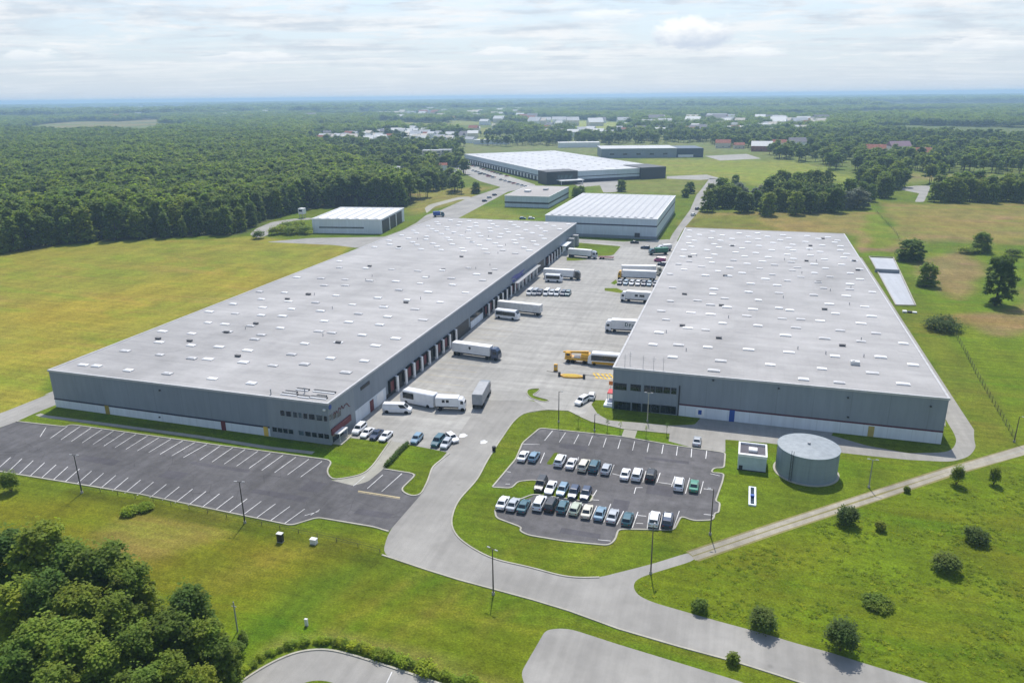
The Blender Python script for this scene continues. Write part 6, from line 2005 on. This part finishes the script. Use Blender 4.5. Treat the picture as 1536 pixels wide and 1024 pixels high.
def cn(scale, detail, rough, sc3, dist=0.0, loc=(0, 0, 0)):
    mp = tn('ShaderNodeMapping'); mp.inputs['Scale'].default_value = sc3; mp.inputs['Location'].default_value = loc
    t.links.new(cb.outputs[0], mp.inputs[0])
    n = tn('ShaderNodeTexNoise'); n.inputs['Scale'].default_value = scale; n.inputs['Detail'].default_value = detail
    n.inputs['Roughness'].default_value = rough; n.inputs['Distortion'].default_value = dist
    t.links.new(mp.outputs[0], n.inputs[0])
    return n.outputs[0]


veil = mr(cn(.55, 6, .64, (.7, 1, 1), .6), .4, .62)
puff = mr(cn(1.5, 7, .6, (.8, 1.0, 1), .3, (4, 2, 0)), .5, .66)
cover = tm('MAXIMUM', tm('MULTIPLY', veil, .85), tm('MULTIPLY', puff, .8))
c9 = tn('ShaderNodeCombineXYZ'); tl(tm('DIVIDE', sx.outputs[0], tm('MAXIMUM', sx.outputs[1], .05)), c9.inputs[0]); tl(tm('MULTIPLY', sx.outputs[2], 4.2), c9.inputs[1])
def pn_(scale, det, z):
    mp = tn('ShaderNodeMapping'); mp.inputs['Location'].default_value = (0, 0, z); t.links.new(c9.outputs[0], mp.inputs[0])
    n = tn('ShaderNodeTexNoise'); n.inputs['Scale'].default_value = scale; n.inputs['Detail'].default_value = det; n.inputs['Roughness'].default_value = .6
    t.links.new(mp.outputs[0], n.inputs[0])
    return n.outputs[0]
broken = mr(pn_(7, 6, 2.0), .5, .63)
cover = tm('MAXIMUM', cover, tm('MULTIPLY', broken, tm('MULTIPLY', mr(sx.outputs[2], .01, .035), .8)))
fade = mr(sx.outputs[2], .0, .07)
cover = tm('MULTIPLY', tm('MULTIPLY', cover, tm('ADD', tm('MULTIPLY', fade, .75), .25)), mr(sx.outputs[2], .55, .22))
tone = cn(1.1, 5, .6, (.5, 1.2, 1), .2, (9, 5, 0))
cc = tn('ShaderNodeMix', data_type='RGBA'); tl(mr(tm('ADD', tm('MULTIPLY', tone, .5), tm('MULTIPLY', pn_(11, 5, 8.0), .5)), .4, .58), cc.inputs[0])
cc.inputs[6].default_value = (3.45, 3.85, 4.35, 1); cc.inputs[7].default_value = (5.2, 5.28, 5.4, 1)
# pale horizon air over the blue
hzn = tn('ShaderNodeMix', data_type='RGBA'); tl(tm('MULTIPLY', mr(sx.outputs[2], .35, -.02), .85), hzn.inputs[0])
t.links.new(sky.outputs[0], hzn.inputs[6]); hzn.inputs[7].default_value = (3.4, 4.0, 4.75, 1)
mx = tn('ShaderNodeMix', data_type='RGBA'); tl(cover, mx.inputs[0]); t.links.new(hzn.outputs[2], mx.inputs[6]); t.links.new(cc.outputs[2], mx.inputs[7])
last = mx.outputs[2]


def cumulus(px, py, rw_, rh_, seed, lit=(5.89, 5.93, 5.96, 1), dk=(3.47, 3.93, 4.61, 1)):
    """a single low cloud around one direction of the sky"""
    global last
    d = ray(px, py); d = d / np.linalg.norm(d)
    a = Matrix.Rotation(YAW, 3, 'Z').inverted() @ Vector(d)
    u = tm('DIVIDE', tm('SUBTRACT', tm('DIVIDE', sx.outputs[0], tm('MAXIMUM', sx.outputs[1], .01)), a.x / a.y), rw_)
    v = tm('DIVIDE', tm('SUBTRACT', tm('DIVIDE', sx.outputs[2], tm('MAXIMUM', sx.outputs[1], .01)), a.z / a.y), rh_)
    c2 = tn('ShaderNodeCombineXYZ'); tl(u, c2.inputs[0]); tl(v, c2.inputs[1]); c2.inputs[2].default_value = seed
    n = tn('ShaderNodeTexNoise'); n.inputs['Scale'].default_value = 1.7; n.inputs['Detail'].default_value = 7; n.inputs['Roughness'].default_value = .6
    t.links.new(c2.outputs[0], n.inputs[0])
    vv = tm('MULTIPLY', v, mr(v, -.05, .05, 1.9, 1.0))
    r2 = tm('SQRT', tm('ADD', tm('MULTIPLY', u, u), tm('MULTIPLY', vv, vv)))
    m = mr(tm('ADD', r2, tm('MULTIPLY', tm('SUBTRACT', n.outputs[0], .5), 1.6)), 1.0, .6)
    sh = mr(tm('ADD', v, tm('MULTIPLY', tm('SUBTRACT', n.outputs[0], .5), 1.2)), -.35, .45)
    c = tn('ShaderNodeMix', data_type='RGBA'); tl(sh, c.inputs[0]); c.inputs[6].default_value = dk; c.inputs[7].default_value = lit
    o = tn('ShaderNodeMix', data_type='RGBA'); tl(tm('MULTIPLY', m, .85 if seed < 2 else .5), o.inputs[0]); t.links.new(last, o.inputs[6]); t.links.new(c.outputs[2], o.inputs[7])
    last = o.outputs[2]


cumulus(1035, 56, .055, .03, 1.0)
cumulus(915, 28, .05, .014, 3.0, dk=(4.30, 4.68, 5.13, 1))
cumulus(1135, 82, .045, .01, 5.0, dk=(4.30, 4.68, 5.13, 1))
cumulus(1470, 70, .08, .012, 7.0, dk=(4.30, 4.68, 5.13, 1))
cumulus(45, 86, .04, .012, 9.0, dk=(4.30, 4.68, 5.13, 1))
cumulus(370, 88, .07, .01, 11.0, dk=(4.30, 4.68, 5.13, 1))
cumulus(755, 80, .045, .009, 13.0, dk=(4.30, 4.68, 5.13, 1))
t.links.new(last, bg.inputs[0])
bg.inputs[1].default_value = .15
sc.view_settings.view_transform = 'Standard'
sc.view_settings.look = 'None'
sc.view_settings.exposure = 0.28
sc.view_settings.gamma = 1.0
sc.cycles.max_bounces = 6
sc.cycles.transparent_max_bounces = 4
sc.cycles.volume_bounces = 1
sc.cycles.use_denoising = True
